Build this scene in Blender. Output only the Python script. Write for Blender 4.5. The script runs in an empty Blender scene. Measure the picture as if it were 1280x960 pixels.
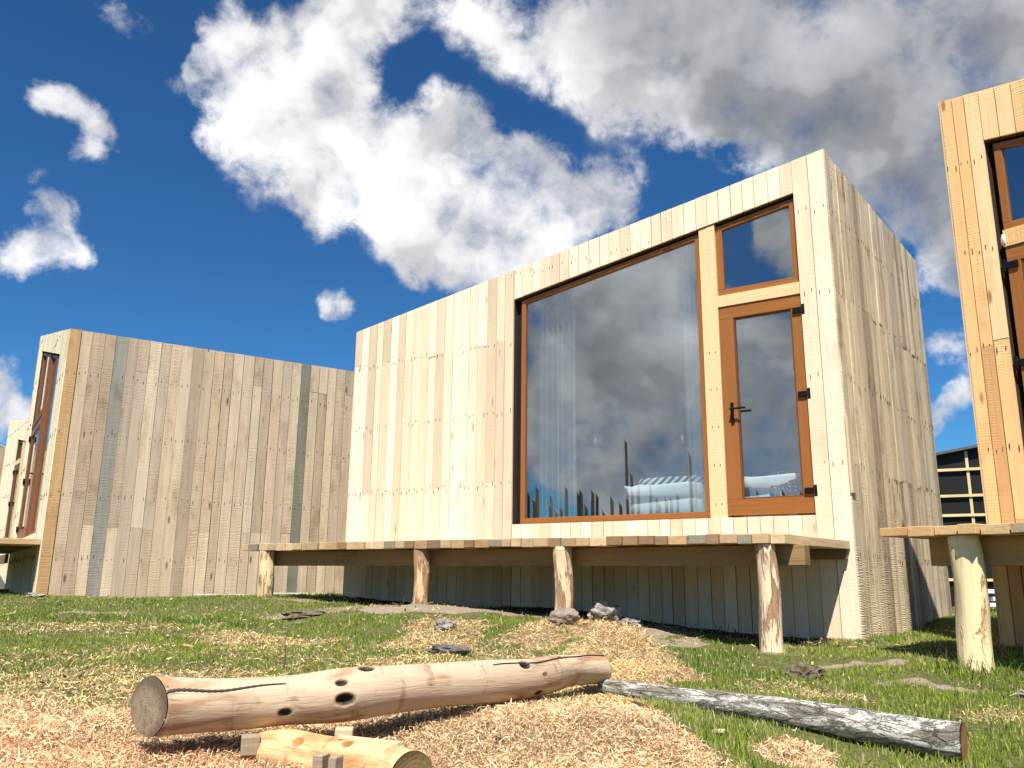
import bpy, math, random
import numpy as np
from mathutils import Vector, Matrix
random.seed(7)
rng = np.random.default_rng(11)
scene = bpy.context.scene
col = scene.collection
R = math.radians

# ------------------------------------------------------------------ helpers
class MB:
    """collects boards, bars and tubes; build() links them as ONE mesh object"""
    def __init__(s):
        s.v = []; s.f = []; s.c = []; s.g = []; s.m = []; s.sm = []
    def add(s, verts, faces, color, grain=None, mat=0, smooth=False):
        b = len(s.v)
        s.v += [tuple(p) for p in verts]
        s.f += [tuple(b + i for i in f) for f in faces]
        s.m += [mat] * len(faces); s.sm += [smooth] * len(faces)
        if isinstance(color, list): s.c += color
        else: s.c += [tuple(color)] * len(verts)
        s.g += [tuple(q) for q in (grain if grain is not None else verts)]
    def hexa(s, p8, color, axis='z', mat=0):
        off = (random.uniform(0, 50), random.uniform(0, 50), random.uniform(0, 50))
        def g(p):
            q = {'z': (p[0], p[1], p[2]), 'x': (p[1], p[2], p[0]), 'y': (p[0], p[2], p[1])}[axis]
            return (q[0] + off[0], q[1] + off[1], q[2] + off[2])
        s.add(p8, [(0, 3, 2, 1), (4, 5, 6, 7), (0, 1, 5, 4), (1, 2, 6, 5), (2, 3, 7, 6), (3, 0, 4, 7)],
              color, [g(p) for p in p8], mat)
    def slab(s, x0, x1, y0, y1, zb0, zb1, zt0, zt1, color, axis='z', mat=0):
        """upright board between x0 and x1, its bottom and top may slope"""
        s.hexa([(x0, y0, zb0), (x1, y0, zb1), (x1, y1, zb1), (x0, y1, zb0),
                (x0, y0, zt0), (x1, y0, zt1), (x1, y1, zt1), (x0, y1, zt0)], color, axis, mat)
    def box(s, x0, x1, y0, y1, z0, z1, color, axis='z', mat=0):
        s.slab(x0, x1, y0, y1, z0, z0, z1, z1, color, axis, mat)
    def build(s, name, mats, parent=None, loc=None, rotz=None, mw=None, bevel=0):
        me = bpy.data.meshes.new(name)
        me.from_pydata(s.v, [], s.f)
        a = me.color_attributes.new('bcol', 'FLOAT_COLOR', 'POINT')
        cc = np.ones((len(s.v), 4), np.float32); cc[:, :3] = np.array(s.c, np.float32)[:, :3]
        a.data.foreach_set('color', cc.ravel())
        g = me.attributes.new('gco', 'FLOAT_VECTOR', 'POINT')
        g.data.foreach_set('vector', np.array(s.g, np.float32).ravel())
        if not isinstance(mats, (list, tuple)): mats = [mats]
        for m in mats: me.materials.append(m)
        me.polygons.foreach_set('material_index', s.m)
        me.polygons.foreach_set('use_smooth', s.sm)
        me.update()
        o = bpy.data.objects.new(name, me); col.objects.link(o)
        if parent: o.parent = parent
        if mw is not None: o.matrix_local = mw
        else:
            if loc is not None: o.location = loc
            if rotz is not None: o.rotation_euler = (0, 0, rotz)
        if bevel:
            b = o.modifiers.new('bevel', 'BEVEL'); b.width = bevel; b.segments = 2; b.limit_method = 'ANGLE'
        return o

def tag(o, label=None, cat=None, group=None, kind=None):
    if label: o['label'] = label
    if cat: o['category'] = cat
    if group: o['group'] = group
    if kind: o['kind'] = kind
    return o
def empty(name, loc, rotz=0):
    o = bpy.data.objects.new(name, None); col.objects.link(o)
    o.location = loc; o.rotation_euler = (0, 0, rotz); o.empty_display_size = .2
    return o

def vnoise(x, y, seed=0):
    """value noise in numpy"""
    xi = np.floor(x).astype(np.int64); yi = np.floor(y).astype(np.int64)
    fx = x - xi; fy = y - yi
    fx = fx * fx * (3 - 2 * fx); fy = fy * fy * (3 - 2 * fy)
    def h(a, b):
        n = (a * 374761393 + b * 668265263 + seed * 1442695041) & 0x7fffffff
        n = ((n ^ (n >> 13)) * 1274126177) & 0x7fffffff
        n = n ^ (n >> 16)
        return (n & 0xffff) / 65535.0
    return ((h(xi, yi) * (1 - fx) + h(xi + 1, yi) * fx) * (1 - fy) +
            (h(xi, yi + 1) * (1 - fx) + h(xi + 1, yi + 1) * fx) * fy)
def fbm(x, y, s, o=4, seed=0):
    t = 0; a = 1; n = 0
    for k in range(o):
        t = t + a * vnoise(x * s, y * s, seed + k * 7); n += a; a *= .5; s *= 2.03
    return t / n

# ------------------------------------------------------------------ materials
class NT:
    def __init__(s, mat):
        mat.use_nodes = True
        s.t = mat.node_tree; s.t.nodes.clear(); s.n = s.t.nodes; s.l = s.t.links
    def new(s, typ, **kw):
        n = s.n.new(typ)
        for k, v in kw.items(): setattr(n, k, v)
        return n
    def link(s, a, b): s.l.new(a, b)
    def val(s, sock, v):
        if hasattr(v, 'is_linked') or isinstance(v, bpy.types.NodeSocket): s.l.new(v, sock)
        else: sock.default_value = v
    def math(s, op, a, b=0.0, c=None, clamp=False):
        n = s.new('ShaderNodeMath', operation=op, use_clamp=clamp)
        s.val(n.inputs[0], a); s.val(n.inputs[1], b)
        if c is not None: s.val(n.inputs[2], c)
        return n.outputs[0]
    def vmath(s, op, a, b=None, scale=None):
        n = s.new('ShaderNodeVectorMath', operation=op)
        s.val(n.inputs[0], a)
        if b is not None: s.val(n.inputs[1], b)
        if scale is not None: s.val(n.inputs['Scale'], scale)
        return n.outputs['Value'] if op in ('LENGTH', 'DISTANCE', 'DOT_PRODUCT') else n.outputs['Vector']
    def noise(s, vec, scale, detail=4, rough=.55, dist=0.0):
        n = s.new('ShaderNodeTexNoise')
        if vec is not None: s.l.new(vec, n.inputs['Vector'])
        n.inputs['Scale'].default_value = scale; n.inputs['Detail'].default_value = detail
        n.inputs['Roughness'].default_value = rough; n.inputs['Distortion'].default_value = dist
        return n.outputs['Fac']
    def rng(s, v, a, b, c=0.0, d=1.0, smooth=False):
        n = s.new('ShaderNodeMapRange'); n.clamp = True
        if smooth: n.interpolation_type = 'SMOOTHSTEP'
        s.val(n.inputs['Value'], v)
        for k, x in zip(('From Min', 'From Max', 'To Min', 'To Max'), (a, b, c, d)): s.val(n.inputs[k], x)
        return n.outputs['Result']
    def mix(s, fac, a, b, mode='MIX'):
        n = s.new('ShaderNodeMix', data_type='RGBA', blend_type=mode)
        s.val(n.inputs[0], fac)
        for sock, v in ((n.inputs[6], a), (n.inputs[7], b)):
            if isinstance(v, tuple): v = (*v[:3], 1.0)
            s.val(sock, v)
        return n.outputs[2]
    def scalecol(s, c, f):
        n = s.new('ShaderNodeVectorMath', operation='SCALE')
        s.val(n.inputs[0], c); s.val(n.inputs['Scale'], f)
        return n.outputs['Vector']
    def bump(s, h, strength=.3, dist=.01):
        n = s.new('ShaderNodeBump'); n.inputs['Strength'].default_value = strength
        n.inputs['Distance'].default_value = dist
        s.l.new(h, n.inputs['Height']); return n.outputs['Normal']
    def out(s, color, rough=.7, normal=None, spec=.3, metal=0.0):
        b = s.new('ShaderNodeBsdfPrincipled')
        if isinstance(color, tuple): color = (*color[:3], 1.0)
        s.val(b.inputs['Base Color'], color); s.val(b.inputs['Roughness'], rough)
        b.inputs['Specular IOR Level'].default_value = spec; b.inputs['Metallic'].default_value = metal
        if normal is not None: s.l.new(normal, b.inputs['Normal'])
        o = s.new('ShaderNodeOutputMaterial'); s.l.new(b.outputs[0], o.inputs['Surface'])
        return b

def scaled(t, vec, sc):
    n = t.new('ShaderNodeVectorMath', operation='MULTIPLY')
    t.l.new(vec, n.inputs[0]); n.inputs[1].default_value = sc
    return n.outputs['Vector']

def wood(name, saw=0.0, knots=.5, grain=1.0, stain=.3, rough=.75, bstr=.55, bd=.006):
    m = bpy.data.materials.new(name); t = NT(m)
    g = t.new('ShaderNodeAttribute', attribute_name='gco').outputs['Vector']
    c = t.new('ShaderNodeAttribute', attribute_name='bcol').outputs['Color']
    # fibre streaks run along z of the grain coordinates
    n1 = t.noise(scaled(t, g, (22, 22, 1.1)), 1.0, 5, .6, .6)
    n2 = t.noise(scaled(t, g, (110, 110, 3.0)), 1.0, 3, .6)
    n3 = t.noise(scaled(t, g, (3.2, 3.2, 1.7)), 1.0, 4, .6)
    k = t.math('ADD', t.math('MULTIPLY', n1, .55 * grain), t.math('MULTIPLY', n2, .35 * grain))
    f = t.math('ADD', k, 1.0 - .45 * grain)
    colr = t.scalecol(c, f)
    # brown weather stains
    st = t.rng(n3, .52, .78, 0, stain, True)
    colr = t.mix(st, colr, t.mix(1.0, colr, (.55, .42, .30), 'MULTIPLY'))
    pale = t.rng(t.noise(scaled(t, g, (5, 5, .8)), 1.3, 2, .5), .5, .75, 0, .35, True)
    colr = t.mix(pale, colr, t.mix(1.0, colr, (1.22, 1.20, 1.16), 'MULTIPLY'))
    h = t.math('ADD', n1, t.math('MULTIPLY', n2, .6))
    if knots:
        vo = t.new('ShaderNodeTexVoronoi'); vo.inputs['Scale'].default_value = 1.0
        w = t.vmath('ADD', scaled(t, g, (6.5, 6.5, 1.9)), None)
        t.l.new(scaled(t, g, (6.5, 6.5, 1.9)), vo.inputs['Vector'])
        kd = t.rng(vo.outputs['Distance'], .05, .17, 1, 0, True)
        gate = t.rng(vo.outputs['Color'], .62, .64, 0, 1)
        kk = t.math('MULTIPLY', t.math('MULTIPLY', kd, gate), knots)
        colr = t.mix(kk, colr, t.mix(1.0, colr, (.34, .22, .14), 'MULTIPLY'))
    if saw:
        # band saw marks across the board
        sep = t.new('ShaderNodeSeparateXYZ'); t.l.new(g, sep.inputs[0])
        zz = t.math('ADD', t.math('MULTIPLY', sep.outputs[2], 1.0), t.math('MULTIPLY', n3, .05))
        zz = t.math('ADD', zz, t.math('MULTIPLY', sep.outputs[0], .10))
        s1 = t.math('SINE', t.math('MULTIPLY', zz, 2 * math.pi / .021))
        s2 = t.noise(scaled(t, g, (2.0, 2.0, 75)), 1.0, 2, .6)
        amt = t.rng(t.noise(scaled(t, g, (4, 4, 1.2)), 1.0, 2, .5), .38, .62, .15, 1.0, True)
        s_ = t.math('ADD', t.math('MULTIPLY', s1, .25), t.math('MULTIPLY', t.math('SUBTRACT', s2, .5), 2.2))
        s_ = t.math('MULTIPLY', s_, t.math('MULTIPLY', amt, saw))
        colr = t.scalecol(colr, t.math('ADD', t.math('MULTIPLY', s_, .22), 1.0))
        h = t.math('ADD', h, t.math('MULTIPLY', s_, 1.1))
    t.out(colr, rough, t.bump(h, bstr, bd), .2)
    return m

def plain(name, color, rough=.6, var=.15, scale=8, bump=.1, metal=0.0, spec=.4):
    m = bpy.data.materials.new(name); t = NT(m)
    tc = t.new('ShaderNodeTexCoord').outputs['Object']
    n = t.noise(tc, scale, 5, .6)
    c = t.scalecol(t.mix(0.0, color, color), t.math('ADD', t.math('MULTIPLY', n, 2 * var), 1 - var))
    t.out(c, rough, t.bump(t.noise(tc, scale * 5, 4), bump, .01), spec, metal)
    return m

M = {}
M['fresh'] = wood('pale_sawn_boards', saw=.35, knots=.55, grain=.55, stain=.22)
M['weathered'] = wood('weathered_sawn_boards', saw=.6, knots=.9, grain=1.25, stain=.7)
M['rough'] = wood('rough_dark_sawn_boards', saw=1.1, knots=.9, grain=1.9, stain=1.1, bstr=.9, bd=.005)
M['orange'] = wood('orange_sawn_boards', saw=.4, knots=.8, grain=.7, stain=.5)
M['deck'] = wood('deck_timber', saw=.3, knots=.5, grain=1.0, stain=.5)
M['frame'] = wood('varnished_brown_frame', saw=0, knots=0, grain=.5, stain=.15, rough=.34)
M['nail'] = plain('rusty_nail', (.035, .025, .018), .6, .3, 40)
M['black'] = plain('black_membrane', (.010, .010, .011), .5, .3, 3, .15)
M['reveal'] = plain('dark_reveal_timber', (.055, .032, .02), .7, .4, 12)
M['inner'] = plain('painted_inner_wall', (.26, .27, .28), .85, .05, 3, .02)
M['metal'] = plain('dark_bronze_metal', (.016, .013, .011), .35, .2, 20, .02, .6)
M['roof'] = plain('dark_roof_sheet', (.10, .10, .11), .6, .2, 2, .1)
M['white'] = plain('white_cotton', (.88, .88, .88), .9, .05, 5, .15)
M['foam'] = plain('off_white_foam', (.72, .70, .64), .9, .12, 30, .5)
M['concrete'] = plain('pale_concrete', (.42, .40, .36), .9, .2, 6, .3)

# glass : clear pane that also mirrors the sky
def glass(name, base=.20, tint=(.93, .97, .97)):
    m = bpy.data.materials.new(name); t = NT(m)
    lw = t.new('ShaderNodeLayerWeight'); lw.inputs['Blend'].default_value = .5
    f = t.math('MULTIPLY', t.math('POWER', lw.outputs['Facing'], 3.0), .7)
    f = t.math('ADD', f, base, clamp=True)
    tr = t.new('ShaderNodeBsdfTransparent'); tr.inputs[0].default_value = (*tint, 1)
    gl = t.new('ShaderNodeBsdfGlossy'); gl.inputs['Roughness'].default_value = .0
    gl.inputs['Color'].default_value = (.93, .96, 1, 1)
    tc = t.new('ShaderNodeTexCoord').outputs['Object']
    t.l.new(t.bump(t.noise(tc, 1.1, 1), .03, .02), gl.inputs['Normal'])
    mx = t.new('ShaderNodeMixShader'); t.l.new(f, mx.inputs[0]); t.l.new(tr.outputs[0], mx.inputs[1]); t.l.new(gl.outputs[0], mx.inputs[2])
    o = t.new('ShaderNodeOutputMaterial'); t.l.new(mx.outputs[0], o.inputs['Surface'])
    return m
M['glass'] = glass('mirroring_window_glass')

def cloth_sheer():
    m = bpy.data.materials.new('sheer_curtain_cloth'); t = NT(m)
    a = t.new('ShaderNodeBsdfDiffuse'); a.inputs[0].default_value = (.62, .72, .76, 1)
    b = t.new('ShaderNodeBsdfTranslucent'); b.inputs[0].default_value = (.62, .72, .76, 1)
    c = t.new('ShaderNodeBsdfTransparent')
    m1 = t.new('ShaderNodeMixShader'); m1.inputs[0].default_value = .4
    m2 = t.new('ShaderNodeMixShader'); m2.inputs[0].default_value = .72
    t.l.new(a.outputs[0], m1.inputs[1]); t.l.new(b.outputs[0], m1.inputs[2])
    t.l.new(m1.outputs[0], m2.inputs[1]); t.l.new(c.outputs[0], m2.inputs[2])
    o = t.new('ShaderNodeOutputMaterial'); t.l.new(m2.outputs[0], o.inputs['Surface'])
    return m
M['sheer'] = cloth_sheer()

# ------------------------------------------------------------------ terrain
GP = np.array([(0,0,-.05),(-3,2,0),(3,2,-.1),(-1.6,3.3,.03),(0,3.2,.0),(1.4,3.3,-.10),(2.4,4.1,-.11),(.5,5,.05),(-.4,4.1,.05),
 (-3,5,.10),(-2.6,8,.30),(-5,8,.29),(-2.76,9.84,.50),(-.87,8.58,.445),(.47,7.7,.38),(2.0,6.67,.19),(-2.1,10.9,.475),(3.02,7.52,.215),
 (.4,9.3,.41),(-6.1,11.1,.405),(-2.6,13.4,.44),(-9.4,16.2,.42),(3.79,6.77,.24),(3.1,5.87,.135),(5.35,10.5,.32),(8,3,-.05),(7,8,.25),
 (-9,9,.33),(12,14,.35),(2,13,.42),(1.9,5.4,.04),(-8,3,.1),(0,-5,-.1),(6,-3,-.1),(-10,-3,.0),(.1,6.2,.19),(-1.6,6.4,.2)])
def gz_np(x, y, fine=True):
    num = 0; den = 0
    for px, py, pz in GP:
        w = 1.0 / (((x - px) ** 2 + (y - py) ** 2) ** 1.4 + .25)
        num = num + w * pz; den = den + w
    z = num / den
    r = np.hypot(x, y)
    z = z + (.36 - z) * np.clip((r - 18) / 25, 0, 1)
    z = z + (fbm(x, y, .9, 3, 3) - .5) * .07
    z = z + .07 * np.exp(-(((x - .35) / .55) ** 2 + ((y - 4.0) / .5) ** 2))       # heap of shavings
    z = z + .05 * np.exp(-(((x + .75) / .8) ** 2 + ((y - 8.1) / .25) ** 2))       # soil heaps along the deck
    z = z + .06 * np.exp(-(((x - 1.75) / .7) ** 2 + ((y - 7.6) / .25) ** 2))
    z = z - .04 * np.exp(-(((x + .9) / .6) ** 2 + ((y - 3.5) / .25) ** 2))
    if fine: z = z + (fbm(x, y, 5.0, 4, 9) - .5) * .05
    return z
def gz(x, y): return float(gz_np(np.array([x], float), np.array([y], float))[0])

def blobmask(x, y, L):
    m = 0 * x
    wx = x + (fbm(x, y, 1.6, 3, 21) - .5) * .7; wy = y + (fbm(x, y, 1.6, 3, 31) - .5) * .9
    for cx, cy, rx, ry, w in L:
        d = np.sqrt(((wx - cx) / rx) ** 2 + ((wy - cy) / ry) ** 2)
        m = np.maximum(m, w * np.clip((1.18 - d) * 2.6, 0, 1))
    return np.clip(m, 0, 1)
CH = [(-2.2,3.0,2.5,1.45,1),(-.2,3.6,.95,1.3,1),(.2,4.2,.55,.85,1),(-2.5,4.9,1.5,.6,.42),(-3.4,5.9,1.1,.5,.25),(1.0,6.5,.42,1.1,.95),(.62,5.6,.40,.6,.85),
      (-.55,6.9,.5,.8,.55),(-.1,5.5,.8,.6,.45),(1.16,3.75,.22,.28,.9),(-1.2,5.9,.9,1.0,.22),(.6,7.2,.5,.4,.55),(-2.0,6.75,.6,.25,.5),(.0,6.6,.5,.6,.35),(1.7,5.2,.35,.3,.35),(2.6,4.6,.3,.2,.4),(-3.4,7.2,.9,.3,.3),(-4.6,6.6,.7,.4,.35)]
DI = [(2.4,6.2,.36,.14,.8),(-.75,8.1,.75,.22,1),(1.75,7.6,.75,.25,1),(1.1,7.1,.5,.3,.9),(2.6,5.2,.3,.15,.6),(1.2,4.9,.3,.15,.6),(2.0,5.3,.25,.12,.5),(-4.2,8.6,.5,.2,.6),(-2.2,9.6,.7,.2,.6),(.5,8.6,2.5,.5,.9),(-3,11.2,2.5,.25,.5),(-1.9,8.1,.5,.25,.6),(2.1,6.75,.3,.12,.5)]
def masks(x, y):
    ch = blobmask(x, y, CH); di = blobmask(x, y, DI)
    # the shelter under the decks and cabins stays bare
    d = (x - 3.02) * -.8322 + (y - 7.52) * .5544; v = (x - 3.02) * -.5544 + (y - 7.52) * -.8322
    under = ((d > .2) & (d < 6.2) & (v < .75) & (v > -4)).astype(float)
    di = np.maximum(di, under * .8)
    return ch, di

def make_ground():
    def axis(lo, hi, step, far, n):
        a = np.arange(lo, hi, step)
        e = np.geomspace(step * 1.5, far, n)
        return np.concatenate([lo - e[::-1], a, a[-1] + e])
    xs = axis(-9, 7, .055, 600, 34); ys = axis(1.5, 14, .055, 600, 34)
    X, Y = np.meshgrid(xs, ys); nx = len(xs); ny = len(ys)
    x = X.ravel(); y = Y.ravel(); z = gz_np(x, y)
    co = np.stack([x, y, z], 1).astype(np.float32)
    i = np.arange((nx - 1) * (ny - 1)); r = i // (nx - 1); c = i % (nx - 1); a = r * nx + c
    F = np.stack([a, a + 1, a + nx + 1, a + nx], 1).astype(np.int32)
    me = bpy.data.meshes.new('ground')
    me.vertices.add(len(co)); me.vertices.foreach_set('co', co.ravel())
    me.loops.add(F.size); me.loops.foreach_set('vertex_index', F.ravel())
    me.polygons.add(len(F)); me.polygons.foreach_set('loop_start', np.arange(0, F.size, 4, dtype=np.int32))
    me.polygons.foreach_set('use_smooth', np.ones(len(F), bool))
    me.update(calc_edges=True)
    ch, di = masks(x, y)
    at = me.color_attributes.new('mask', 'FLOAT_COLOR', 'POINT')
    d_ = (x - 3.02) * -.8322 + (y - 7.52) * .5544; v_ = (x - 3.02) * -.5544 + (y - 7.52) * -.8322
    deck_shade = np.clip(1 - np.abs(v_ - .25) / .75, 0, 1) * (d_ > -.1) * (d_ < 6.3)  # painted shade: ground beneath the middle deck gets a darker colour
    at.data.foreach_set('color', np.stack([ch, di, deck_shade, 0 * ch + 1], 1).astype(np.float32).ravel())
    m = bpy.data.materials.new('earth_with_chips_and_turf'); t = NT(m)
    sep = t.new('ShaderNodeSeparateColor'); t.l.new(t.new('ShaderNodeAttribute', attribute_name='mask').outputs['Color'], sep.inputs[0])
    p = t.new('ShaderNodeTexCoord').outputs['Object']
    n1 = t.noise(p, 3.0, 6, .65); n2 = t.noise(p, 40, 5, .7); n3 = t.noise(p, 12, 4, .6)
    turf = t.mix(t.rng(n2, .35, .65), t.mix(n3, (.03, .045, .012), (.075, .085, .025)), t.mix(n3, (.10, .12, .03), (.24, .20, .10)))
    dirt = t.mix(t.math('ADD', t.math('MULTIPLY', n2, .6), t.math('MULTIPLY', n3, .4)), (.10, .075, .045), (.46, .38, .27))
    dirt = t.mix(t.rng(sep.outputs[2], .1, .5), dirt, (.035, .028, .018))  # mixes the under-deck shade into the soil colour
    vo = t.new('ShaderNodeTexVoronoi'); vo.inputs['Scale'].default_value = 70; t.l.new(p, vo.inputs['Vector'])
    chips = t.mix(vo.outputs['Color'], (.22, .13, .07), (.48, .34, .20))
    chips = t.mix(t.rng(n2, .3, .5, .8, 0), chips, (.16, .09, .05))  # self-shadow in the gaps between shavings, painted as darker ground
    f1 = t.rng(t.math('ADD', sep.outputs[1], t.math('MULTIPLY', t.math('SUBTRACT', n1, .5), .9)), .4, .6, 0, 1, True)
    f2 = t.rng(t.math('ADD', sep.outputs[0], t.math('MULTIPLY', t.math('SUBTRACT', n3, .5), .9)), .35, .6, 0, 1, True)
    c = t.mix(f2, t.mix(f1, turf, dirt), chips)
    hh = t.math('ADD', t.math('MULTIPLY', n2, .7), t.math('MULTIPLY', vo.outputs['Distance'], .5))
    t.out(c, .95, t.bump(hh, .8, .02), .1)
    me.materials.append(m)
    o = bpy.data.objects.new('ground', me); col.objects.link(o)
    tag(o, kind='structure')

def raw_mesh(name, co, F, nvper, colors, mat):
    me = bpy.data.meshes.new(name)
    me.vertices.add(len(co)); me.vertices.foreach_set('co', co.astype(np.float32).ravel())
    nl = F.shape[1]
    me.loops.add(F.size); me.loops.foreach_set('vertex_index', F.astype(np.int32).ravel())
    me.polygons.add(len(F)); me.polygons.foreach_set('loop_start', np.arange(0, F.size, nl, dtype=np.int32))
    me.update(calc_edges=True)
    at = me.color_attributes.new('bcol', 'FLOAT_COLOR', 'POINT')
    cc = np.ones((len(co), 4), np.float32); cc[:, :3] = colors
    at.data.foreach_set('color', cc.ravel())
    me.materials.append(mat)
    o = bpy.data.objects.new(name, me); col.objects.link(o)
    return o

def leafy(name, trans=.35, rough=.6):
    m = bpy.data.materials.new(name); t = NT(m)
    c = t.new('ShaderNodeAttribute', attribute_name='bcol').outputs['Color']
    b = t.new('ShaderNodeBsdfPrincipled'); t.l.new(c, b.inputs['Base Color']); b.inputs['Roughness'].default_value = rough
    b.inputs['Specular IOR Level'].default_value = .25
    tl = t.new('ShaderNodeBsdfTranslucent'); t.l.new(c, tl.inputs[0])
    mx = t.new('ShaderNodeMixShader'); mx.inputs[0].default_value = trans
    t.l.new(b.outputs[0], mx.inputs[1]); t.l.new(tl.outputs[0], mx.inputs[2])
    o = t.new('ShaderNodeOutputMaterial'); t.l.new(mx.outputs[0], o.inputs['Surface'])
    return m

def scatter(n, dens):
    """random points over the lawn, thinned with distance and by dens(x,y) in 0..1"""
    out = []
    tot = 0
    while tot < n:
        k = 400000
        th = rng.uniform(R(-42), R(42), k); d = 2.2 + (rng.random(k) ** 1.35) * 14.5
        x = d * np.sin(th); y = d * np.cos(th)
        keep = rng.random(k) < dens(x, y)
        p = np.stack([x[keep], y[keep]], 1); out.append(p); tot += len(p)
    return np.concatenate(out)[:n]

def make_grass(n=310000):
    def dens(x, y):
        ch, di = masks(x, y)
        patch = fbm(x, y, 2.6, 4, 55)
        g = np.clip((patch - .33) * 4, .10, 1)
        bare = np.maximum(ch * 1.06, di * 1.02)
        g = g * np.clip(1 - bare * .97, 0.03, 1) ** 1.3
        return g * (gapmask(x, y))
    p = scatter(n, dens); x, y = p[:, 0], p[:, 1]; N = len(x)
    z = gz_np(x, y) - .004
    lush = fbm(x, y, 1.1, 3, 77)
    ch, di = masks(x, y)
    # longer grass to the right and near the cabin feet
    hgt = .012 + .022 * rng.random(N) + .05 * np.clip(lush - .5, 0, 1) * 2 * rng.random(N)
    right = np.clip((x - .6) / 1.2, 0, 1) * np.clip((7 - y) / 2, 0, 1)
    hgt *= 1 + .45 * right
    tuft = np.clip(fbm(x, y, 3.1, 2, 91) - .66, 0, 1) * 6
    hgt *= 1 + tuft * .9
    hgt *= (1 - .45 * np.maximum(ch, di))
    tall = rng.random(N) < .012; hgt[tall] *= 2.0
    d = np.hypot(x, y)
    w = (.0014 + .0010 * rng.random(N)) * (.75 + d * .15)
    a = rng.uniform(0, 2 * np.pi, N); lean = rng.normal(0, .42, N); la = rng.uniform(0, 2 * np.pi, N)
    dx, dy = np.cos(a) * w, np.sin(a) * w
    lx, ly = np.cos(la) * hgt * lean, np.sin(la) * hgt * lean
    co = np.zeros((N, 5, 3))
    co[:, 0] = np.stack([x - dx, y - dy, z], 1); co[:, 1] = np.stack([x + dx, y + dy, z], 1)
    co[:, 2] = np.stack([x + dx * .8 + lx * .4, y + dy * .8 + ly * .4, z + hgt * .55], 1)
    co[:, 3] = np.stack([x - dx * .8 + lx * .4, y - dy * .8 + ly * .4, z + hgt * .55], 1)
    co[:, 4] = np.stack([x + lx, y + ly, z + hgt * np.clip(1 - lean ** 2 * .3, .4, 1)], 1)
    b = np.arange(N)[:, None] * 5
    T = np.concatenate([b + [0, 1, 2], b + [0, 2, 3], b + [3, 2, 4]], 0)
    hue = np.clip(.6 * rng.random(N) + 1.3 * (fbm(x, y, 1.3, 4, 15) - .30), 0, 1)[:, None]
    g1 = np.array([.115, .215, .022]); g2 = np.array([.33, .39, .06]); straw = np.array([.66, .56, .30])
    c = g1 + (g2 - g1) * hue
    dry = (rng.random(N) < (.09 + .40 * np.maximum(ch, .6 * di) + .22 * np.clip(fbm(x, y, 1.3, 3, 40) - .5, 0, 1) * 2))[:, None]
    c = np.where(dry, straw * (.6 + .5 * rng.random((N, 1))), c * (.7 + .55 * rng.random((N, 1))))
    o = raw_mesh('grass', co.reshape(-1, 3), T, 5, np.repeat(c, 5, 0), leafy('grass_blades'))
    tag(o, 'short green grass mixed with dry straw around the cabins', 'grass', kind='stuff')

def make_chips(n=210000):
    def dens(x, y):
        ch, di = masks(x, y)
        s = np.clip(ch * 1.15 - .12, 0, 1) ** 1.1 + .010 + .03 * (fbm(x, y, 1.4, 3, 66) > .56) + .10 * np.clip(ch, 0, .3)
        return np.clip(s, 0, 1) * gapmask(x, y)
    p = scatter(n, dens); x, y = p[:, 0], p[:, 1]; N = len(x)
    ch, di = masks(x, y)
    L = (.010 + .052 * rng.random(N) ** 1.8); w = .0006 + .0018 * rng.random(N) ** 2.0
    d = np.hypot(x, y); w *= (.7 + .14 * d); L *= (.9 + .04 * d)
    z = gz_np(x, y) + .004 + .030 * rng.random(N) ** 1.5 * np.clip(ch, .1, 1)
    a = rng.uniform(0, 2 * np.pi, N); pitch = rng.normal(0, .38, N); curl = rng.normal(0, .6, N)
    roll = rng.uniform(-1.2, 1.2, N)
    t = np.stack([np.cos(a) * np.cos(pitch), np.sin(a) * np.cos(pitch), np.sin(pitch)], 1)
    s = np.stack([-np.sin(a), np.cos(a), 0 * a], 1)
    u = np.cross(t, s)
    sw = s * np.cos(roll)[:, None] + u * np.sin(roll)[:, None]
    uw = -s * np.sin(roll)[:, None] + u * np.cos(roll)[:, None]
    P = np.stack([x, y, z], 1); co = np.zeros((N, 8, 3))
    for k, q in enumerate((-1, -.33, .33, 1)):
        bend = (q * q - .4) * curl * L
        side = np.sin(q * 2.2) * rng.normal(0, .10, N) * L
        c = P + t * (q * L * .5)[:, None] + uw * (bend * .7)[:, None] + sw * side[:, None]
        ww = w * (1 if abs(q) < .9 else .65)
        co[:, k * 2] = c - sw * ww[:, None]; co[:, k * 2 + 1] = c + sw * ww[:, None]
    co[:, :, 2] = np.maximum(co[:, :, 2], (gz_np(x, y) + .001)[:, None])
    b = np.arange(N)[:, None] * 8
    F = np.concatenate([b + [0, 1, 3, 2], b + [2, 3, 5, 4], b + [4, 5, 7, 6]], 0)
    r = rng.random((N, 1)); pink = (np.clip((fbm(x, y, 1.5, 3, 12) - .42) * 3, 0, 1) * np.clip((-x - .3) * 1.2, 0, 1) * np.clip((4.1 - y) * 2, 0, 1) * 1.6)[:, None]
    cA = np.array([.92, .74, .48]); cB = np.array([.60, .41, .20]); cC = np.array([.66, .34, .19])
    c = cA + (cB - cA) * r
    c = np.where(rng.random((N, 1)) < .10 + .4 * pink, cC * (.7 + .6 * r), c)
    c = np.where(rng.random((N, 1)) < .16, c * .4, c)
    c = c * (.62 + .75 * np.clip(fbm(x, y, 2.4, 4, 18), .2, .8))[:, None]
    c = np.where(y[:, None] > 4.3, c * np.array([.98, 1.0, .88]), c)
    o = raw_mesh('wood_shavings', co.reshape(-1, 3), F, 8, np.repeat(c, 8, 0), leafy('shaving_wood', .15, .8))
    tag(o, 'pale curly wood shavings strewn over the ground around the logs', 'wood shavings', kind='stuff')

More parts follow.
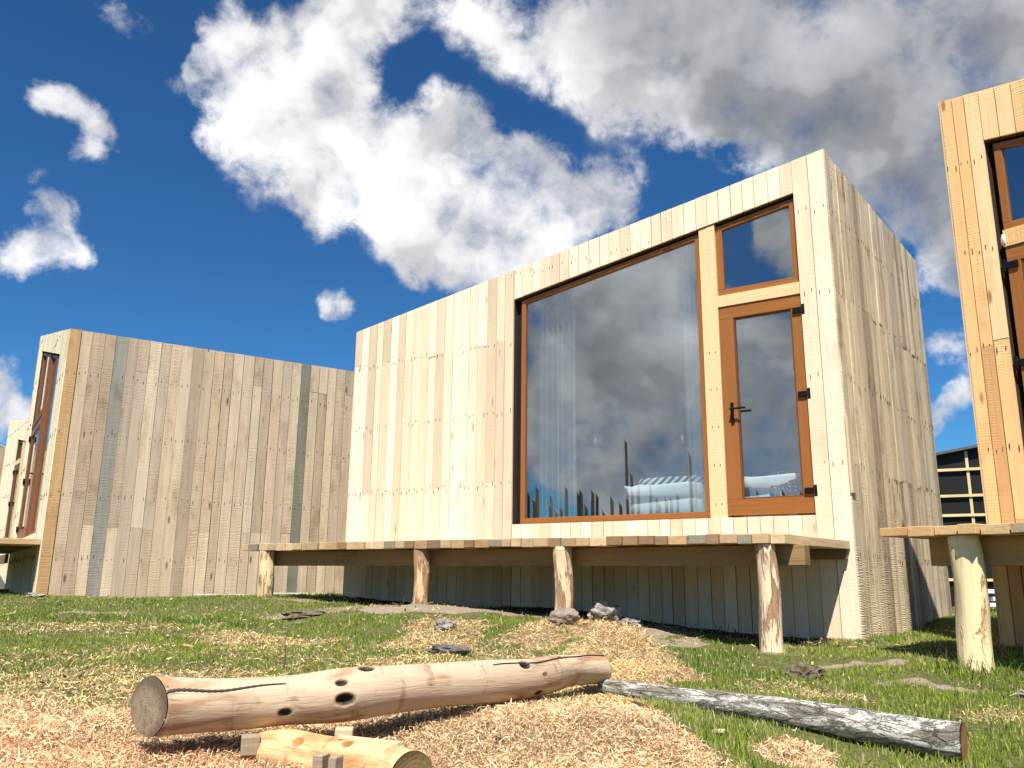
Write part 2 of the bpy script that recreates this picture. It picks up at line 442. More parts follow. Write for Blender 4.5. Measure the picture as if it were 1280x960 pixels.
def gapmask(x, y):
    # nothing grows inside the cabins
    k = np.ones_like(x)
    for (ax, ay, dx, dy, W, bx, by, D) in FOOT:
        det = dx * by - dy * bx
        px, py = x - ax, y - ay
        u = (px * by - py * bx) / det; v = (dx * py - dy * px) / det
        k = np.where((u > 0) & (u < W) & (v > .02) & (v < D), 0, k)
    return k

# ------------------------------------------------------------------ cabins
def jit(c, a=.06):
    k = 1 + random.uniform(-a, a); h = random.uniform(-a, a) * .4
    return (c[0] * (k + h), c[1] * k, c[2] * (k - h))

def splits(a, b, w=.128, j=.012):
    n = max(1, round((b - a) / w)); s = (b - a) / n
    return [a] + [a + s * i + random.uniform(-j, j) for i in range(1, n)] + [b]

def cladding(name, parent, A, B, zb, zt, pal, mat, hole=None, odd=(), seams=(1.76, 3.42), nails=.8, rows=.83, gap=.0034,
             botjit=.0, w=.128, row0=.93, lowpal=None, first=None):
    """upright boards nailed along A-B; outside is on the right hand of A-B. zb, zt are functions of x"""
    A = Vector((A[0], A[1], 0)); B = Vector((B[0], B[1], 0)); d = B - A; L = d.length
    mb = MB()
    xs = [0.0]
    segs = [(0, L)] if not hole else [(0, hole[0]), (hole[0], hole[1]), (hole[1], L)]
    for a, b in segs:
        xs += splits(a, b, w)[1:]
    for i in range(len(xs) - 1):
        gp = gap * random.choice((.4, .8, 1, 1.6)); x0, x1 = xs[i] + gp, xs[i + 1] - gp
        xm = (x0 + x1) / 2
        pieces = []
        lo = (zb(x0) - random.uniform(0, botjit), zb(x1) - random.uniform(0, botjit)); hi = (zt(x0), zt(x1))
        if hole and hole[0] - 1e-4 <= xm <= hole[1]:
            pieces = [(lo, (hole[2](x0), hole[2](x1))), ((hole[3](x0), hole[3](x1)), hi)]
        else: pieces = [(lo, hi)]
        for (b0, b1), (t0, t1) in pieces:
            cuts = []
            for s in seams:
                if b0 + .3 < s < t0 - .25 and random.random() < .38: cuts.append(s + random.uniform(-.03, .03) + random.choice((0, 0, 0, .0)))
            zz = [(b0, b1)] + [(c, c) for c in cuts] + [(t0, t1)]
            for k in range(len(zz) - 1):
                base = random.choice(pal)
                if lowpal and zz[k][0] < seams[-1] - .5 and k == 0 and cuts: base = random.choice(lowpal)
                for ox, oc in odd:
                    if abs(xm - ox) < w * .5: base = oc
                c = jit(base)
                y = random.uniform(-.0025, .0025) * (1.6 if mat == M['rough'] else 1)
                if first and i == 0: c = jit(first); y = -.012
                mb.slab(x0, x1, y, .022, zz[k][0][0] if isinstance(zz[k][0], tuple) else zz[k][0], zz[k][1],
                        zz[k + 1][0] - .002, zz[k + 1][1] - .002, c)
            # nail heads with their rust marks
            r0 = row0
            while r0 < t1:
                if r0 > b0 + .04 and r0 < min(t0, t1) - .03:
                    for sx in (.22, .78):
                        if random.random() < nails:
                            nx = x0 + (x1 - x0) * (sx + random.uniform(-.06, .06)); nz = r0 + random.uniform(-.035, .035)
                            hh = random.uniform(.006, .045)
                            mb.box(nx - .0026, nx + .0026, y - .0035, y + .003, nz - hh, nz + .006, (.1, .07, .05), mat=1)
                r0 += rows
    ang = math.atan2(d.y, d.x)
    o = mb.build(name, [mat, M['nail']], None)
    mw = Matrix.Translation((A.x, A.y, 0)) @ Matrix.Rotation(ang, 4, 'Z')
    o.parent = parent; o.matrix_world = mw
    o.matrix_parent_inverse = parent.matrix_basis.inverted()
    o.matrix_basis = mw
    return o, mw

def attach(mb, name, mats, parent, mw, root, bevel=0):
    o = mb.build(name, mats, None, bevel=bevel)
    o.parent = parent
    chain = Matrix.Identity(4); p = parent; ms = []
    while p: ms.append(p.matrix_parent_inverse.copy()); ms.append(p.matrix_basis.copy()); p = p.parent
    # world(parent) = product; keep the part where it was measured
    w = world_of(parent)
    o.matrix_parent_inverse = w.inverted(); o.matrix_basis = mw
    return o
def world_of(o):
    if o is None: return Matrix.Identity(4)
    return world_of(o.parent) @ (o.matrix_parent_inverse if o.parent else Matrix.Identity(4)) @ o.matrix_basis

BROWN = (.30, .115, .032)
def facade_set(root, mw, W, flip, roofz, cfg, detail=True):
    """window, top light, door, mullion and transom in the front wall. u runs from the high corner"""
    X = (lambda u: W - u) if flip else (lambda u: u)
    def sl(mb, u0, u1, y0, y1, b0, b1, t0, t1, c, axis='z', mat=0):
        a, b = X(u0), X(u1)
        if a > b: a, b, b0, b1, t0, t1 = b, a, b1, b0, t1, t0
        mb.slab(a, b, y0, y1, b0, b1, t0, t1, c, axis, mat)
    H = cfg['head']          # function of u : top of the opening
    u_a, u_b = cfg['open']; zb = cfg['sill']
    wl, wr = cfg['win']; dl, dr = cfg['door']
    y0, y1 = .045, .105
    # big window
    mb = MB(); f = .055; c = cfg.get('brown', BROWN)
    T = lambda u: H(u) - .035
    sl(mb, wr, wl, y0, y1, zb + .0, zb + .0, zb + .065, zb + .065, jit(c, .03), 'x')
    sl(mb, wr, wl, y0, y1, T(wr) - .05, T(wl) - .05, T(wr), T(wl), jit(c, .03), 'x')
    sl(mb, wr, wr + f, y0 + .001, y1 - .001, zb + .065, zb + .065, T(wr) - .05, T(wr + f) - .05, jit(c, .03))
    sl(mb, wl - f, wl, y0 + .001, y1 - .001, zb + .065, zb + .065, T(wl - f) - .05, T(wl) - .05, jit(c, .03))
    win = attach(mb, 'window', M['frame'], root, mw, root, bevel=.004)
    mb = MB(); sl(mb, wr + f - .01, wl - f + .01, .07, .078, zb + .055, zb + .055, T(wr + f) - .045, T(wl - f) - .045, (1, 1, 1))
    attach(mb, 'pane', M['glass'], win, mw, root)
    # top light above the door
    zt = cfg['bar'][1]
    mb = MB()
    sl(mb, dr, dl, y0, y1, zt, zt, zt + .065, zt + .065, jit(c, .03), 'x')
    sl(mb, dr, dl, y0, y1, T(dr) - .055, T(dl) - .055, T(dr), T(dl), jit(c, .03), 'x')
    sl(mb, dr, dr + .06, y0 + .001, y1 - .001, zt + .065, zt + .065, T(dr) - .055, T(dr + .06) - .055, jit(c, .03))
    sl(mb, dl - .06, dl, y0 + .001, y1 - .001, zt + .065, zt + .065, T(dl - .06) - .055, T(dl) - .055, jit(c, .03))
    tw = attach(mb, 'window', M['frame'], root, mw, root, bevel=.004)
    mb = MB(); sl(mb, dr + .05, dl - .05, .07, .078, zt + .055, zt + .055, T(dr + .05) - .05, T(dl - .05) - .05, (1, 1, 1))
    attach(mb, 'pane', M['glass'], tw, mw, root)
    # pale posts between
    mb = MB(); pc = cfg['pale']
    sl(mb, dl + .006, wr - .006, .012, .10, zb + .0, zb + .0, H(dl) - .012, H(wr) - .012, jit(pc, .03))
    sl(mb, dr, dl + .005, .016, .10, cfg['bar'][0] + .004, cfg['bar'][0] + .004, zt - .004, zt - .004, jit(pc, .03), 'x')
    for q in range(8):
        nz = zb + .12 + q * .38
        if nz < cfg['bar'][0] - .1:
            sl(mb, dl + .05, dl + .056, .009, .014, nz, nz, nz + .02, nz + .02, (.1, .07, .05), 'z', 1)
            sl(mb, dl + .11, dl + .116, .009, .014, nz, nz, nz + .02, nz + .02, (.1, .07, .05), 'z', 1)
    attach(mb, 'mullion', [M['fresh'] if not cfg.get('orange') else M['orange'], M['nail']], root, mw, root)
    # door
    zt = cfg['bar'][0]
    mb = MB()
    sl(mb, dr, dl, .028, .088, zb + .015, zb + .015, zb + .17, zb + .17, jit(c, .03), 'x')
    sl(mb, dr, dl, .028, .088, zt - .13, zt - .13, zt, zt, jit(c, .03), 'x')
    sl(mb, dr, dr + .10, .029, .087, zb + .17, zb + .17, zt - .13, zt - .13, jit(c, .03))
    sl(mb, dl - .14, dl, .029, .087, zb + .17, zb + .17, zt - .13, zt - .13, jit(c, .03))
    # glazing bead
    for a, b, z0, z1, ax in ((dr + .10, dr + .114, zb + .17, zt - .13, 'z'), (dl - .154, dl - .14, zb + .17, zt - .13, 'z')):
        sl(mb, a, b, .036, .08, z0, z0, z1, z1, (.16, .06, .018), ax)
    for z0 in (zb + .17, zt - .144):
        sl(mb, dr + .114, dl - .154, .036, .08, z0, z0, z0 + .014, z0 + .014, (.16, .06, .018), 'x')
    door = attach(mb, 'door', M['frame'], root, mw, root, bevel=.003)
    mb = MB(); sl(mb, dr + .105, dl - .145, .055, .063, zb + .175, zb + .175, zt - .135, zt - .135, (1, 1, 1))
    attach(mb, 'pane', M['glass'], door, mw, root)
    if cfg.get('film'):
        mb = MB(); sl(mb, dr + .13, dl - .17, .0515, .0525, zb + .3, zb + .3, zt - .16, zt - .16, (.62, .74, .86))
        attach(mb, 'protective_film', M['film'], door, mw, root)
    mb = MB()
    hu = dl - .088; hz = zb + 1.0
    sl(mb, hu - .016, hu + .016, .018, .028, hz - .10, hz - .10, hz + .12, hz + .12, (0, 0, 0))
    sl(mb, hu - .011, hu + .011, -.022, .018, hz + .035, hz + .035, hz + .057, hz + .057, (0, 0, 0))
    sl(mb, hu - .15, hu + .011, -.036, -.022, hz + .036, hz + .036, hz + .056, hz + .056, (0, 0, 0))
    attach(mb, 'handle', M['metal'], door, mw, root, bevel=.004)
    for q in (zt - .16, (zb + zt) / 2 + .07, zb + .22):
        mb = MB()
        sl(mb, dr - .03, dr + .085, .008, .027, q - .028, q - .028, q + .028, q + .028, (0, 0, 0))
        sl(mb, dr - .034, dr - .006, -.006, .02, q - .055, q - .055, q + .05, q + .05, (0, 0, 0))
        attach(mb, 'hinge', M['metal'], door, mw, root, bevel=.004)
    # lining of the opening
    mb = MB()
    sl(mb, u_a, u_b, .024, .17, H(u_a) - .012, H(u_b) - .012, H(u_a) + .02, H(u_b) + .02, (0, 0, 0))
    sl(mb, u_a - .02, u_a - .002, .024, .17, zb, zb, H(u_a), H(u_a), (0, 0, 0))
    sl(mb, u_b + .002, u_b + .02, .024, .17, zb, zb, H(u_b), H(u_b), (0, 0, 0))
    sl(mb, u_a, u_b, .024, .17, zb - .03, zb - .03, zb - .003, zb - .003, (0, 0, 0))
    # membrane showing in the gap beside the window
    sl(mb, wl + .002, u_b, .10, .16, zb, zb, H(wl), H(u_b), (0, 0, 0), 'z', 1)
    attach(mb, 'reveal', [M['reveal'], M['black']], root, mw, root)

def line2(A, B):
    A = Vector(A); B = Vector(B); return (B - A).length

def cabin(name, label, PH, udir, bdH, W, D, zhi, zlo, zg, pal, mat, sidepal, sidemat, cfg, flip, bdL=None, odd=(), seams=(1.76, 3.42),
          zgs=None, first=None, sidew=.128, lowpal=None):
    """PH: high front corner, udir: unit vector along the front to the low corner, bdH: unit vector to the back"""
    PH = Vector((PH[0], PH[1])); u = Vector(udir).normalized(); bH = Vector(bdH).normalized(); bL = Vector(bdL or bdH).normalized()
    PL = PH + u * W; PHb = PH + bH * D; PLb = PL + bL * D
    root = empty(name, (PH.x, PH.y, zg))
    tag(root, label, 'cabin')
    rt = lambda s: zhi + (zlo - zhi) * s / W
    front = (PL, PH) if flip else (PH, PL)
    X = (lambda q: W - q) if flip else (lambda q: q)
    zt = lambda x: rt(X(x))
    H = cfg['head']
    ua, ub = cfg['open']
    ha, hb = sorted((X(ua), X(ub)))
    hole = (ha, hb, lambda x: cfg['sill'] , lambda x: H(X(x)))
    g0 = cfg['ground']
    _, mw = cladding('front_wall', root, front[0], front[1], lambda x: g0(X(x)), zt, pal, mat, hole, odd=cfg.get('odd', ()), seams=seams, lowpal=lowpal)
    zs = zgs or (lambda x: zg)
    if flip:   # high corner on the right: right wall = high side
        cladding('side_wall', root, PH, PHb, zs, lambda x: zhi, sidepal, sidemat, odd=odd, seams=seams, botjit=.05, first=first, nails=.6, w=sidew)
        cladding('side_wall', root, PLb, PL, lambda x: zg, lambda x: zlo, sidepal, sidemat, seams=seams, nails=.3)
        cladding('back_wall', root, PHb, PLb, lambda x: zg, lambda x: zhi + (zlo - zhi) * x / (PHb - PLb).length, sidepal, sidemat, nails=0)
    else:      # low corner on the right
        cladding('side_wall', root, PL, PLb, zs, lambda x: zlo, sidepal, sidemat, odd=odd, seams=seams, botjit=.05, first=first, nails=.7, w=sidew)
        cladding('side_wall', root, PHb, PH, lambda x: zg, lambda x: zhi, sidepal, sidemat, seams=seams, nails=.3)
        cladding('back_wall', root, PLb, PHb, lambda x: zg, lambda x: zlo + (zhi - zlo) * x / (PHb - PLb).length, sidepal, sidemat, nails=0)
    # corners inset from the cladding
    def inset(t):
        c = (PH + PL + PHb + PLb) / 4
        pts = {}
        n = Vector((-u.y, u.x)); n = n if n.dot(bH) > 0 else -n        # inward from the front
        fb = 1 if True else 0
        def corner(P, su, b):
            # su +1 : move along u, inwards ; front y moves along b
            return P + u * (su * t / max(.3, abs(u.x * b.y - u.y * b.x))) + b * (t / max(.3, n.dot(b)))
        return (corner(PH, 1, bH), corner(PL, -1, bL), PHb + u * t * 1.05 - bH * t, PLb - u * t * 1.05 - bL * t)
    def P3(p, z): return (p.x, p.y, z)
    # roof (with a small overhang of nothing: it sits just below the board ends)
    a, b, a2, b2 = inset(.012)
    mb = MB()
    mb.hexa([P3(a, zhi - .10), P3(b, zlo - .10), P3(b2, zlo - .10), P3(a2, zhi - .10),
             P3(a, zhi - .02), P3(b, zlo - .02), P3(b2, zlo - .02), P3(a2, zhi - .02)], (.2, .2, .2))
    attach(mb, 'roof', M['roof'], root, Matrix.Identity(4), root)
    # membrane sheathing : sides and back plus front pieces round the opening
    a, b, a2, b2 = inset(.026); c, d, c2, d2 = inset(.09)
    mb = MB()
    def wall4(p, q, p2, q2, z0, zp, zq):
        mb.hexa([P3(p, z0), P3(q, z0), P3(q2, z0), P3(p2, z0), P3(p, zp), P3(q, zq), P3(q2, zq), P3(p2, zp)], (0, 0, 0))
    wall4(a, a2, c, c2, zg, zhi - .105, zhi - .105); wall4(b2, b, d2, d, zg, zlo - .105, zlo - .105)
    wall4(a2, b2, c2, d2, zg, zhi - .105, zlo - .105)
    # front pieces in front-wall coordinates
    attach(mb, 'sheathing', M['black'], root, Matrix.Identity(4), root)
    mb = MB()
    def fp(u0, u1, b0, b1, t0, t1):
        x0, x1 = X(u0), X(u1)
        if x0 > x1: x0, x1, b0, b1, t0, t1 = x1, x0, b1, b0, t1, t0
        mb.slab(x0, x1, .0262, .09, b0, b1, t0, t1, (0, 0, 0))
    fp(.03, ua - .022, zg, zg, rt(0) - .11, rt(ua) - .11)
    fp(ub + .022, W - .03, zg, zg, rt(ub) - .11, rt(W) - .11)
    fp(ua - .02, ub + .02, zg, zg, cfg['sill'] - .035, cfg['sill'] - .035)
    fp(ua - .02, ub + .02, H(ua) + .022, H(ub) + .022, rt(ua) - .11, rt(ub) - .11)
    attach(mb, 'sheathing', M['black'], root, mw, root)
    # inner lining : floor, walls, ceiling
    a, b, a2, b2 = inset(.092); c, d, c2, d2 = inset(.12)
    mb = MB(); fz = cfg['sill'] - .04
    wall4(a, a2, c, c2, fz, zhi - .13, zhi - .13); wall4(b2, b, d2, d, fz, zlo - .13, zlo - .13); wall4(a2, b2, c2, d2, fz, zhi - .13, zlo - .13)
    mb.hexa([P3(c, fz - .06), P3(d, fz - .06), P3(d2, fz - .06), P3(c2, fz - .06), P3(c, fz), P3(d, fz), P3(d2, fz), P3(c2, fz)], (0, 0, 0))
    mb.hexa([P3(c, zhi - .18), P3(d, zlo - .18), P3(d2, zlo - .18), P3(c2, zhi - .18), P3(c, zhi - .13), P3(d, zlo - .13), P3(d2, zlo - .13), P3(c2, zhi - .13)], (0, 0, 0))
    attach(mb, 'interior_lining', M['inner'], root, Matrix.Identity(4), root)
    facade_set(root, mw, W, flip, rt, cfg)
    return root, mw

FOOT = []
def foot(PH, u, W, b, D): FOOT.append((PH[0], PH[1], u[0], u[1], W, b[0], b[1], D))
def az(a): return (math.sin(R(a)), math.cos(R(a)))

FRESH = [(.77,.645,.465),(.80,.69,.52),(.71,.575,.40),(.79,.67,.49),(.75,.61,.435),(.66,.525,.36),(.82,.72,.55),(.80,.70,.54)]
GREYB = [(.54,.415,.285),(.59,.46,.32),(.48,.37,.26),(.63,.50,.35),(.52,.41,.29),(.57,.43,.29),(.44,.34,.24)]
SIDE = [(.60,.475,.31),(.68,.55,.37),(.53,.42,.29),(.72,.59,.39),(.58,.47,.34),(.42,.32,.21),(.74,.62,.43)]
ORNG = [(.86,.57,.28),(.82,.52,.24),(.88,.63,.34),(.84,.55,.28)]
LOWO = [(.60,.33,.14),(.64,.37,.17)]

M['film'] = None
def film():
    m = bpy.data.materials.new('blue_white_film'); t = NT(m)
    tc = t.new('ShaderNodeTexCoord').outputs['Object']
    w = t.new('ShaderNodeTexWave'); w.inputs['Scale'].default_value = 9; w.inputs['Distortion'].default_value = 3; t.l.new(tc, w.inputs['Vector'])
    t.out(t.mix(t.rng(w.outputs['Fac'], .75, .9), (.72, .80, .86), (.16, .40, .68)), .35)
    return m
M['film'] = film()

# main cabin -------------------------------------------------------
PH0 = (3.0276, 7.5143); U0 = az(-56.33); B0 = az(37.96); W0 = 6.165; D0 = 3.72
# (the ground level point above is 8.10 m from the camera; the facade corner stands at 3.022, 7.518)
PH0 = (3.022, 7.518)
cfg0 = dict(head=lambda u: 4.508 - .1575 * u, open=(.313, 3.617), sill=1.298, win=(3.535, 1.312), door=(1.132, .316), bar=(3.41, 3.535),
            pale=(.74, .55, .30), ground=lambda u: .20 + .035 * u)
main, mw0 = cabin('wooden_cabin', 'middle cabin of pale new boards with a large picture window and a glazed door', PH0, U0, B0, W0, D0, 4.842, 3.931, .15,
      FRESH, M['fresh'], SIDE, M['rough'], cfg0, True, zgs=lambda x: .18 + .03 * x, first=(.56, .47, .34))
foot(PH0, U0, W0, B0, D0)

# right cabin ------------------------------------------------------
PH1 = (3.786, 6.775); U1 = az(142); B1 = az(60)
cfg1 = dict(head=lambda u: 4.44 - .16 * u, open=(.335, 3.62), sill=1.30, win=(3.535, 1.345), door=(1.165, .385), bar=(3.40, 3.55),
            pale=(.72, .45, .20), ground=lambda u: .18 - .02 * u, orange=True, film=True)
rc, mw1 = cabin('wooden_cabin', 'orange toned cabin at the right edge with blue white film on its door', PH1, U1, B1, 6.1, 3.7, 4.90, 3.95, .12,
      ORNG, M['orange'], GREYB, M['weathered'], cfg1, False, seams=(1.2, 2.61), lowpal=LOWO)
foot(PH1, U1, 6.1, B1, 3.7)

# left cabin -------------------------------------------------------
LC = Vector((-6.09, 11.14)); U2 = az(146.6); PH2 = LC - Vector(U2) * 6.05; B2 = az(56.59)
cfg2 = dict(brown=(.22, .085, .035), head=lambda u: 5.04 - .235 * u, open=(.9, 5.0), sill=1.27, win=(4.96, 3.0), door=(2.9, .92), bar=(3.3, 3.42),
            pale=(.20, .09, .04), ground=lambda u: .40)
lc, mw2 = cabin('wooden_cabin', 'left cabin showing its broad weathered side wall with an orange corner board', PH2, U2, B2, 6.05, 4.5, 5.33, 4.0, .36,
      [(.86,.76,.55),(.88,.79,.58),(.74,.60,.40)], M['fresh'], GREYB, M['weathered'], cfg2, False, bdL=az(56.59),
      odd=((.70, (.30,.28,.23)), (3.36, (.20,.20,.155))), seams=(1.33, 3.55), zgs=lambda x: .42 - .0 * x, first=(.52, .32, .145), sidew=.152)
foot(PH2, U2, 6.05, B2, 4.5)

# two more cabins further along the row ------------------------------
PH3 = Vector((-13.45, 22.25)); U3 = az(142); B3 = az(52)
cfg3 = dict(brown=(.12, .05, .022), head=lambda u: 4.25 - .15 * u, open=(1.9, 5.0), sill=1.30, win=(4.93, 2.95), door=(2.75, 1.95), bar=(3.3, 3.42), pale=(.74, .58, .34), ground=lambda u: .35)
c3, mw3 = cabin('wooden_cabin', 'cream fronted cabin with a dark slim window partly hidden behind the left cabin', PH3, U3, B3, 6.1, 3.8, 4.72, 3.9, .33,
      [(.86,.76,.55),(.88,.79,.58)], M['fresh'], GREYB, M['weathered'], cfg3, False)
foot(PH3, U3, 6.1, B3, 3.8)
PH4 = Vector((-17.3, 20.7)) - Vector(az(143)) * 6; U4 = az(143); B4 = az(53)
cfg4 = dict(brown=(.12, .05, .022), head=lambda u: 4.6 - .16 * u, open=(.9, 4.9), sill=1.30, win=(4.83, 1.95), door=(1.78, .92), bar=(3.3, 3.42), pale=(.74, .58, .34), ground=lambda u: .35)
c4, mw4 = cabin('wooden_cabin', 'farthest cabin at the left edge, only a strip of its grey side boards in view', PH4, U4, B4, 6.0, 4.2, 5.1, 4.1, .33,
      [(.86,.76,.55),(.88,.79,.58)], M['fresh'], GREYB, M['weathered'], cfg4, False)
for o in (main, rc, lc, c3, c4): o['group'] = 'wooden cabins standing in a row'

# small plank nailed on the corner of the main cabin
mbp = MB(); mbp.box(-.012, .075, -.03, -.006, 1.48, 2.18, (.62, .48, .33))
_m = Matrix.Translation((PH0[0], PH0[1], 0)) @ Matrix.Rotation(math.atan2(B0[1], B0[0]), 4, 'Z')
attach(mbp, 'corner_plank', M['fresh'], main, _m, main)
# lump of mounting foam and cable beside the right cabin door
mbp = MB()
def blob(mb, c, r, col_, n=10, sd=0, mat=0, squash=1.0):
    vs = []; fs = []; rr = random.Random(sd)
    ph = [rr.uniform(0, 6) for _ in range(6)]
    for i in range(n + 1):
        th = math.pi * i / n
        for j in range(2 * n):
            f = math.pi * j / n
            k = 1 + .18 * math.sin(3 * f + ph[0]) * math.sin(2 * th + ph[1]) + .12 * math.sin(5 * f + ph[2] + 3 * th) + .08 * math.sin(9 * th + ph[3])
            vs.append((c[0] + r[0] * k * math.sin(th) * math.cos(f), c[1] + r[1] * k * math.sin(th) * math.sin(f), c[2] + r[2] * k * math.cos(th) * squash))
    for i in range(n):
        for j in range(2 * n):
            a = i * 2 * n + j; b = i * 2 * n + (j + 1) % (2 * n)
            fs.append((a, a + 2 * n, b + 2 * n, b))
    mb.add(vs, fs, col_, None, mat, True)
blob(mbp, (.385, .02, 3.46), (.022, .022, .05), (.7, .7, .65))
attach(mbp, 'foam_lump', M['foam'], rc, mw1, rc)

# ------------------------------------------------------------------ decks
def post_mesh(name, parent, p0, p1, r0, r1, color, mat, seed, bend=0.0):
    rr = random.Random(seed); vs = []; fs = []; gs = []; cs = []
    n = 28; m = 26; ph = [rr.uniform(0, 6.28) for _ in range(8)]
    p0 = Vector(p0); p1 = Vector(p1); ax = (p1 - p0).normalized()
    e1 = ax.orthogonal().normalized(); e2 = ax.cross(e1)
    off = rr.uniform(0, 50)
    for i in range(m + 1):
        t = i / m; c = p0.lerp(p1, t) + e1 * bend * math.sin(math.pi * t) + e2 * .012 * math.sin(5 * t + ph[0])
        r = r0 + (r1 - r0) * t
        for j in range(n):
            a = 2 * math.pi * j / n
            k = 1 + .05 * math.sin(2 * a + ph[1] + t) + .035 * math.sin(5 * a + ph[2] + 2 * math.sin(4 * t)) + .03 * math.sin(3 * a + 9 * t + ph[3]) + .02 * math.sin(11 * a + 14 * t)
            if i == 0: k *= 1.06
            q = c + (e1 * math.cos(a) + e2 * math.sin(a)) * r * k
            vs.append(q); gs.append((math.cos(a) * r + off, math.sin(a) * r + off, t * (p1 - p0).length + off))
    for i in range(m):
        for j in range(n):
            a = i * n + j; b = i * n + (j + 1) % n
            fs.append((a, b, b + n, a + n))
    fs.append(tuple(range(n - 1, -1, -1))); fs.append(tuple(m * n + j for j in range(n)))
    mb = MB(); mb.add(vs, fs, color, gs, 0, True)
    return attach(mb, name, mat, parent, Matrix.Identity(4), None)

def peeled(name, patch=.5, base=(1, 1, 1), dark=(.22, .13, .07)):
    m = bpy.data.materials.new(name); t = NT(m)
    g = t.new('ShaderNodeAttribute', attribute_name='gco').outputs['Vector']
    c = t.new('ShaderNodeAttribute', attribute_name='bcol').outputs['Color']
    n1 = t.noise(scaled(t, g, (17, 17, 3.2)), 1.0, 6, .65, 1.2)
    n2 = t.noise(scaled(t, g, (60, 60, 6)), 1.0, 4, .6)
    n3 = t.noise(scaled(t, g, (6, 6, 1.6)), 1.0, 3, .5)
    f = t.rng(t.math('ADD', n1, t.math('MULTIPLY', t.math('SUBTRACT', n3, .5), .8)), .56 - patch * .12, .66 - patch * .1, 0, .9, True)
    k = t.scalecol(c, t.math('ADD', t.math('MULTIPLY', n2, .45), .78))
    k = t.mix(f, k, t.mix(n2, dark, (dark[0] * 2.2, dark[1] * 2.0, dark[2] * 2.0)))
    h = t.math('ADD', t.math('MULTIPLY', n2, .3), t.math('MULTIPLY', f, -1.0))
    t.out(k, .75, t.bump(h, .9, .012), .2)
    return m
M['bark_post'] = peeled('half_peeled_post', .75)
M['peeled_post'] = peeled('clean_peeled_post', -.5, dark=(.45, .27, .12))

def deck(name, label, F, pts, zt, th, beam, posts, pal, wj=.14, mat='deck', beamcol=(.29, .185, .085), beam_v=(1.03, 1.12), joist=True, beam_zt=.985, beam_zb=.825):
    """F: matrix of the facade (x along the facade as u, y outwards); pts: back/front u limits"""
    root = empty(name, F @ Vector(((pts[0] + pts[3]) / 2, .6, .3)))
    tag(root, label, 'deck')
    mb = MB()
    ub0, uf0, vf, ub1, uf1 = pts           # start: back, front ; depth ; end: back, front
    n = round(abs(uf1 - uf0) / wj); ts = [0]
    for i in range(n): ts.append(ts[-1] + random.uniform(.75, 1.25))
    ts = [t / ts[-1] for t in ts]
    for i in range(n):
        t0, t1 = ts[i], ts[i + 1]
        g = random.choice((.003, .004, .0055, .008)) / abs(uf1 - uf0)
        a0, a1 = uf0 + (uf1 - uf0) * (t0 + g), uf0 + (uf1 - uf0) * (t1 - g)
        b0, b1 = ub0 + (ub1 - ub0) * (t0 + g), ub0 + (ub1 - ub0) * (t1 - g)
        v = vf + random.uniform(-.02, .025); z1 = zt + random.uniform(-.006, .004); z0 = zt - th - random.uniform(-.004, .008)
        c = jit(random.choice(pal), .12)
        P = [(a0, v, z0), (a1, v, z0), (b1, .004, z0), (b0, .004, z0), (a0, v, z1), (a1, v, z1), (b1, .004, z1), (b0, .004, z1)]
        mb.hexa(P, c, 'y')
    attach(mb, 'deck_boards', M[mat], root, F, root, bevel=.004)
    mb = MB()
    b0, b1 = beam
    mb.hexa([(b0, beam_v[0], beam_zb), (b1, beam_v[0], beam_zb), (b1, beam_v[1], beam_zb), (b0, beam_v[1], beam_zb),
             (b0, beam_v[0], zt - th - .008), (b1, beam_v[0], zt - th - .008), (b1, beam_v[1], zt - th - .008), (b0, beam_v[1], zt - th - .008)], beamcol, 'x')
    attach(mb, 'beam', M['deck'], root, F, root, bevel=.005)
    mb = MB(); q0, q1 = (.06, min(b1, 6.1)) if b1 > b0 else (-5.9, -.06)
    mb.hexa([(q0, .006, .90), (q1, .006, .90), (q1, .055, .90), (q0, .055, .90), (q0, .006, zt - th - .008), (q1, .006, zt - th - .008), (q1, .055, zt - th - .008), (q0, .055, zt - th - .008)], (.22, .16, .10), 'x')
    attach(mb, 'ledger', M['deck'], root, F, root)
    for k, (u, v, du, r, cc, mt, zb, bend) in enumerate(posts):
        p0 = F @ Vector((u, v, zb - .12)); p1 = F @ Vector((u + du, v, zt - th - .004))
        post_mesh('leg', root, p0, p1, r[0], r[1], cc, M[mt], k + len(name) + int(abs(u) * 10), bend)
    return root

def face_matrix(P, u, inward):
    # columns: u, outward
    o = (-Vector((inward[0], inward[1])))
    ux = Vector((u[0], u[1])); n = Vector((-ux.y, ux.x))
    if n.dot(o) < 0: n = -n
    m = Matrix.Identity(4)
    m[0][0], m[1][0] = ux.x, ux.y; m[0][1], m[1][1] = n.x, n.y; m[0][3], m[1][3] = P[0], P[1]
    return m
F0 = face_matrix(PH0, U0, B0); F1 = face_matrix(PH1, (-U1[0], -U1[1]), az(52)); F2 = face_matrix(PH2, U2, B2); F3 = face_matrix(PH3, U3, B3)
DP = [(.50,.34,.18),(.40,.26,.14),(.55,.39,.22),(.28,.18,.10),(.62,.47,.29),(.26,.23,.16),(.46,.33,.19)]
deck('timber_deck', 'long raised timber deck before the middle cabin on four rough posts', F0, (.03, .22, 1.35, 6.42, 6.49), 1.066, .075, (.125, 6.3),
     [(.378, 1.27, .03, (.088, .075), (.76, .60, .40), 'bark_post', .20, .012), (2.232, 1.27, -.02, (.078, .082), (.74, .55, .33), 'bark_post', .39, .01),
      (3.835, 1.27, .02, (.072, .075), (.70, .48, .27), 'bark_post', .45, .0), (6.106, 1.27, .02, (.085, .08), (.72, .52, .28), 'bark_post', .51, -.01)], DP, beam_v=(1.02, 1.17))
OP = [(.66,.42,.20),(.60,.36,.16),(.70,.47,.24),(.36,.30,.18)]
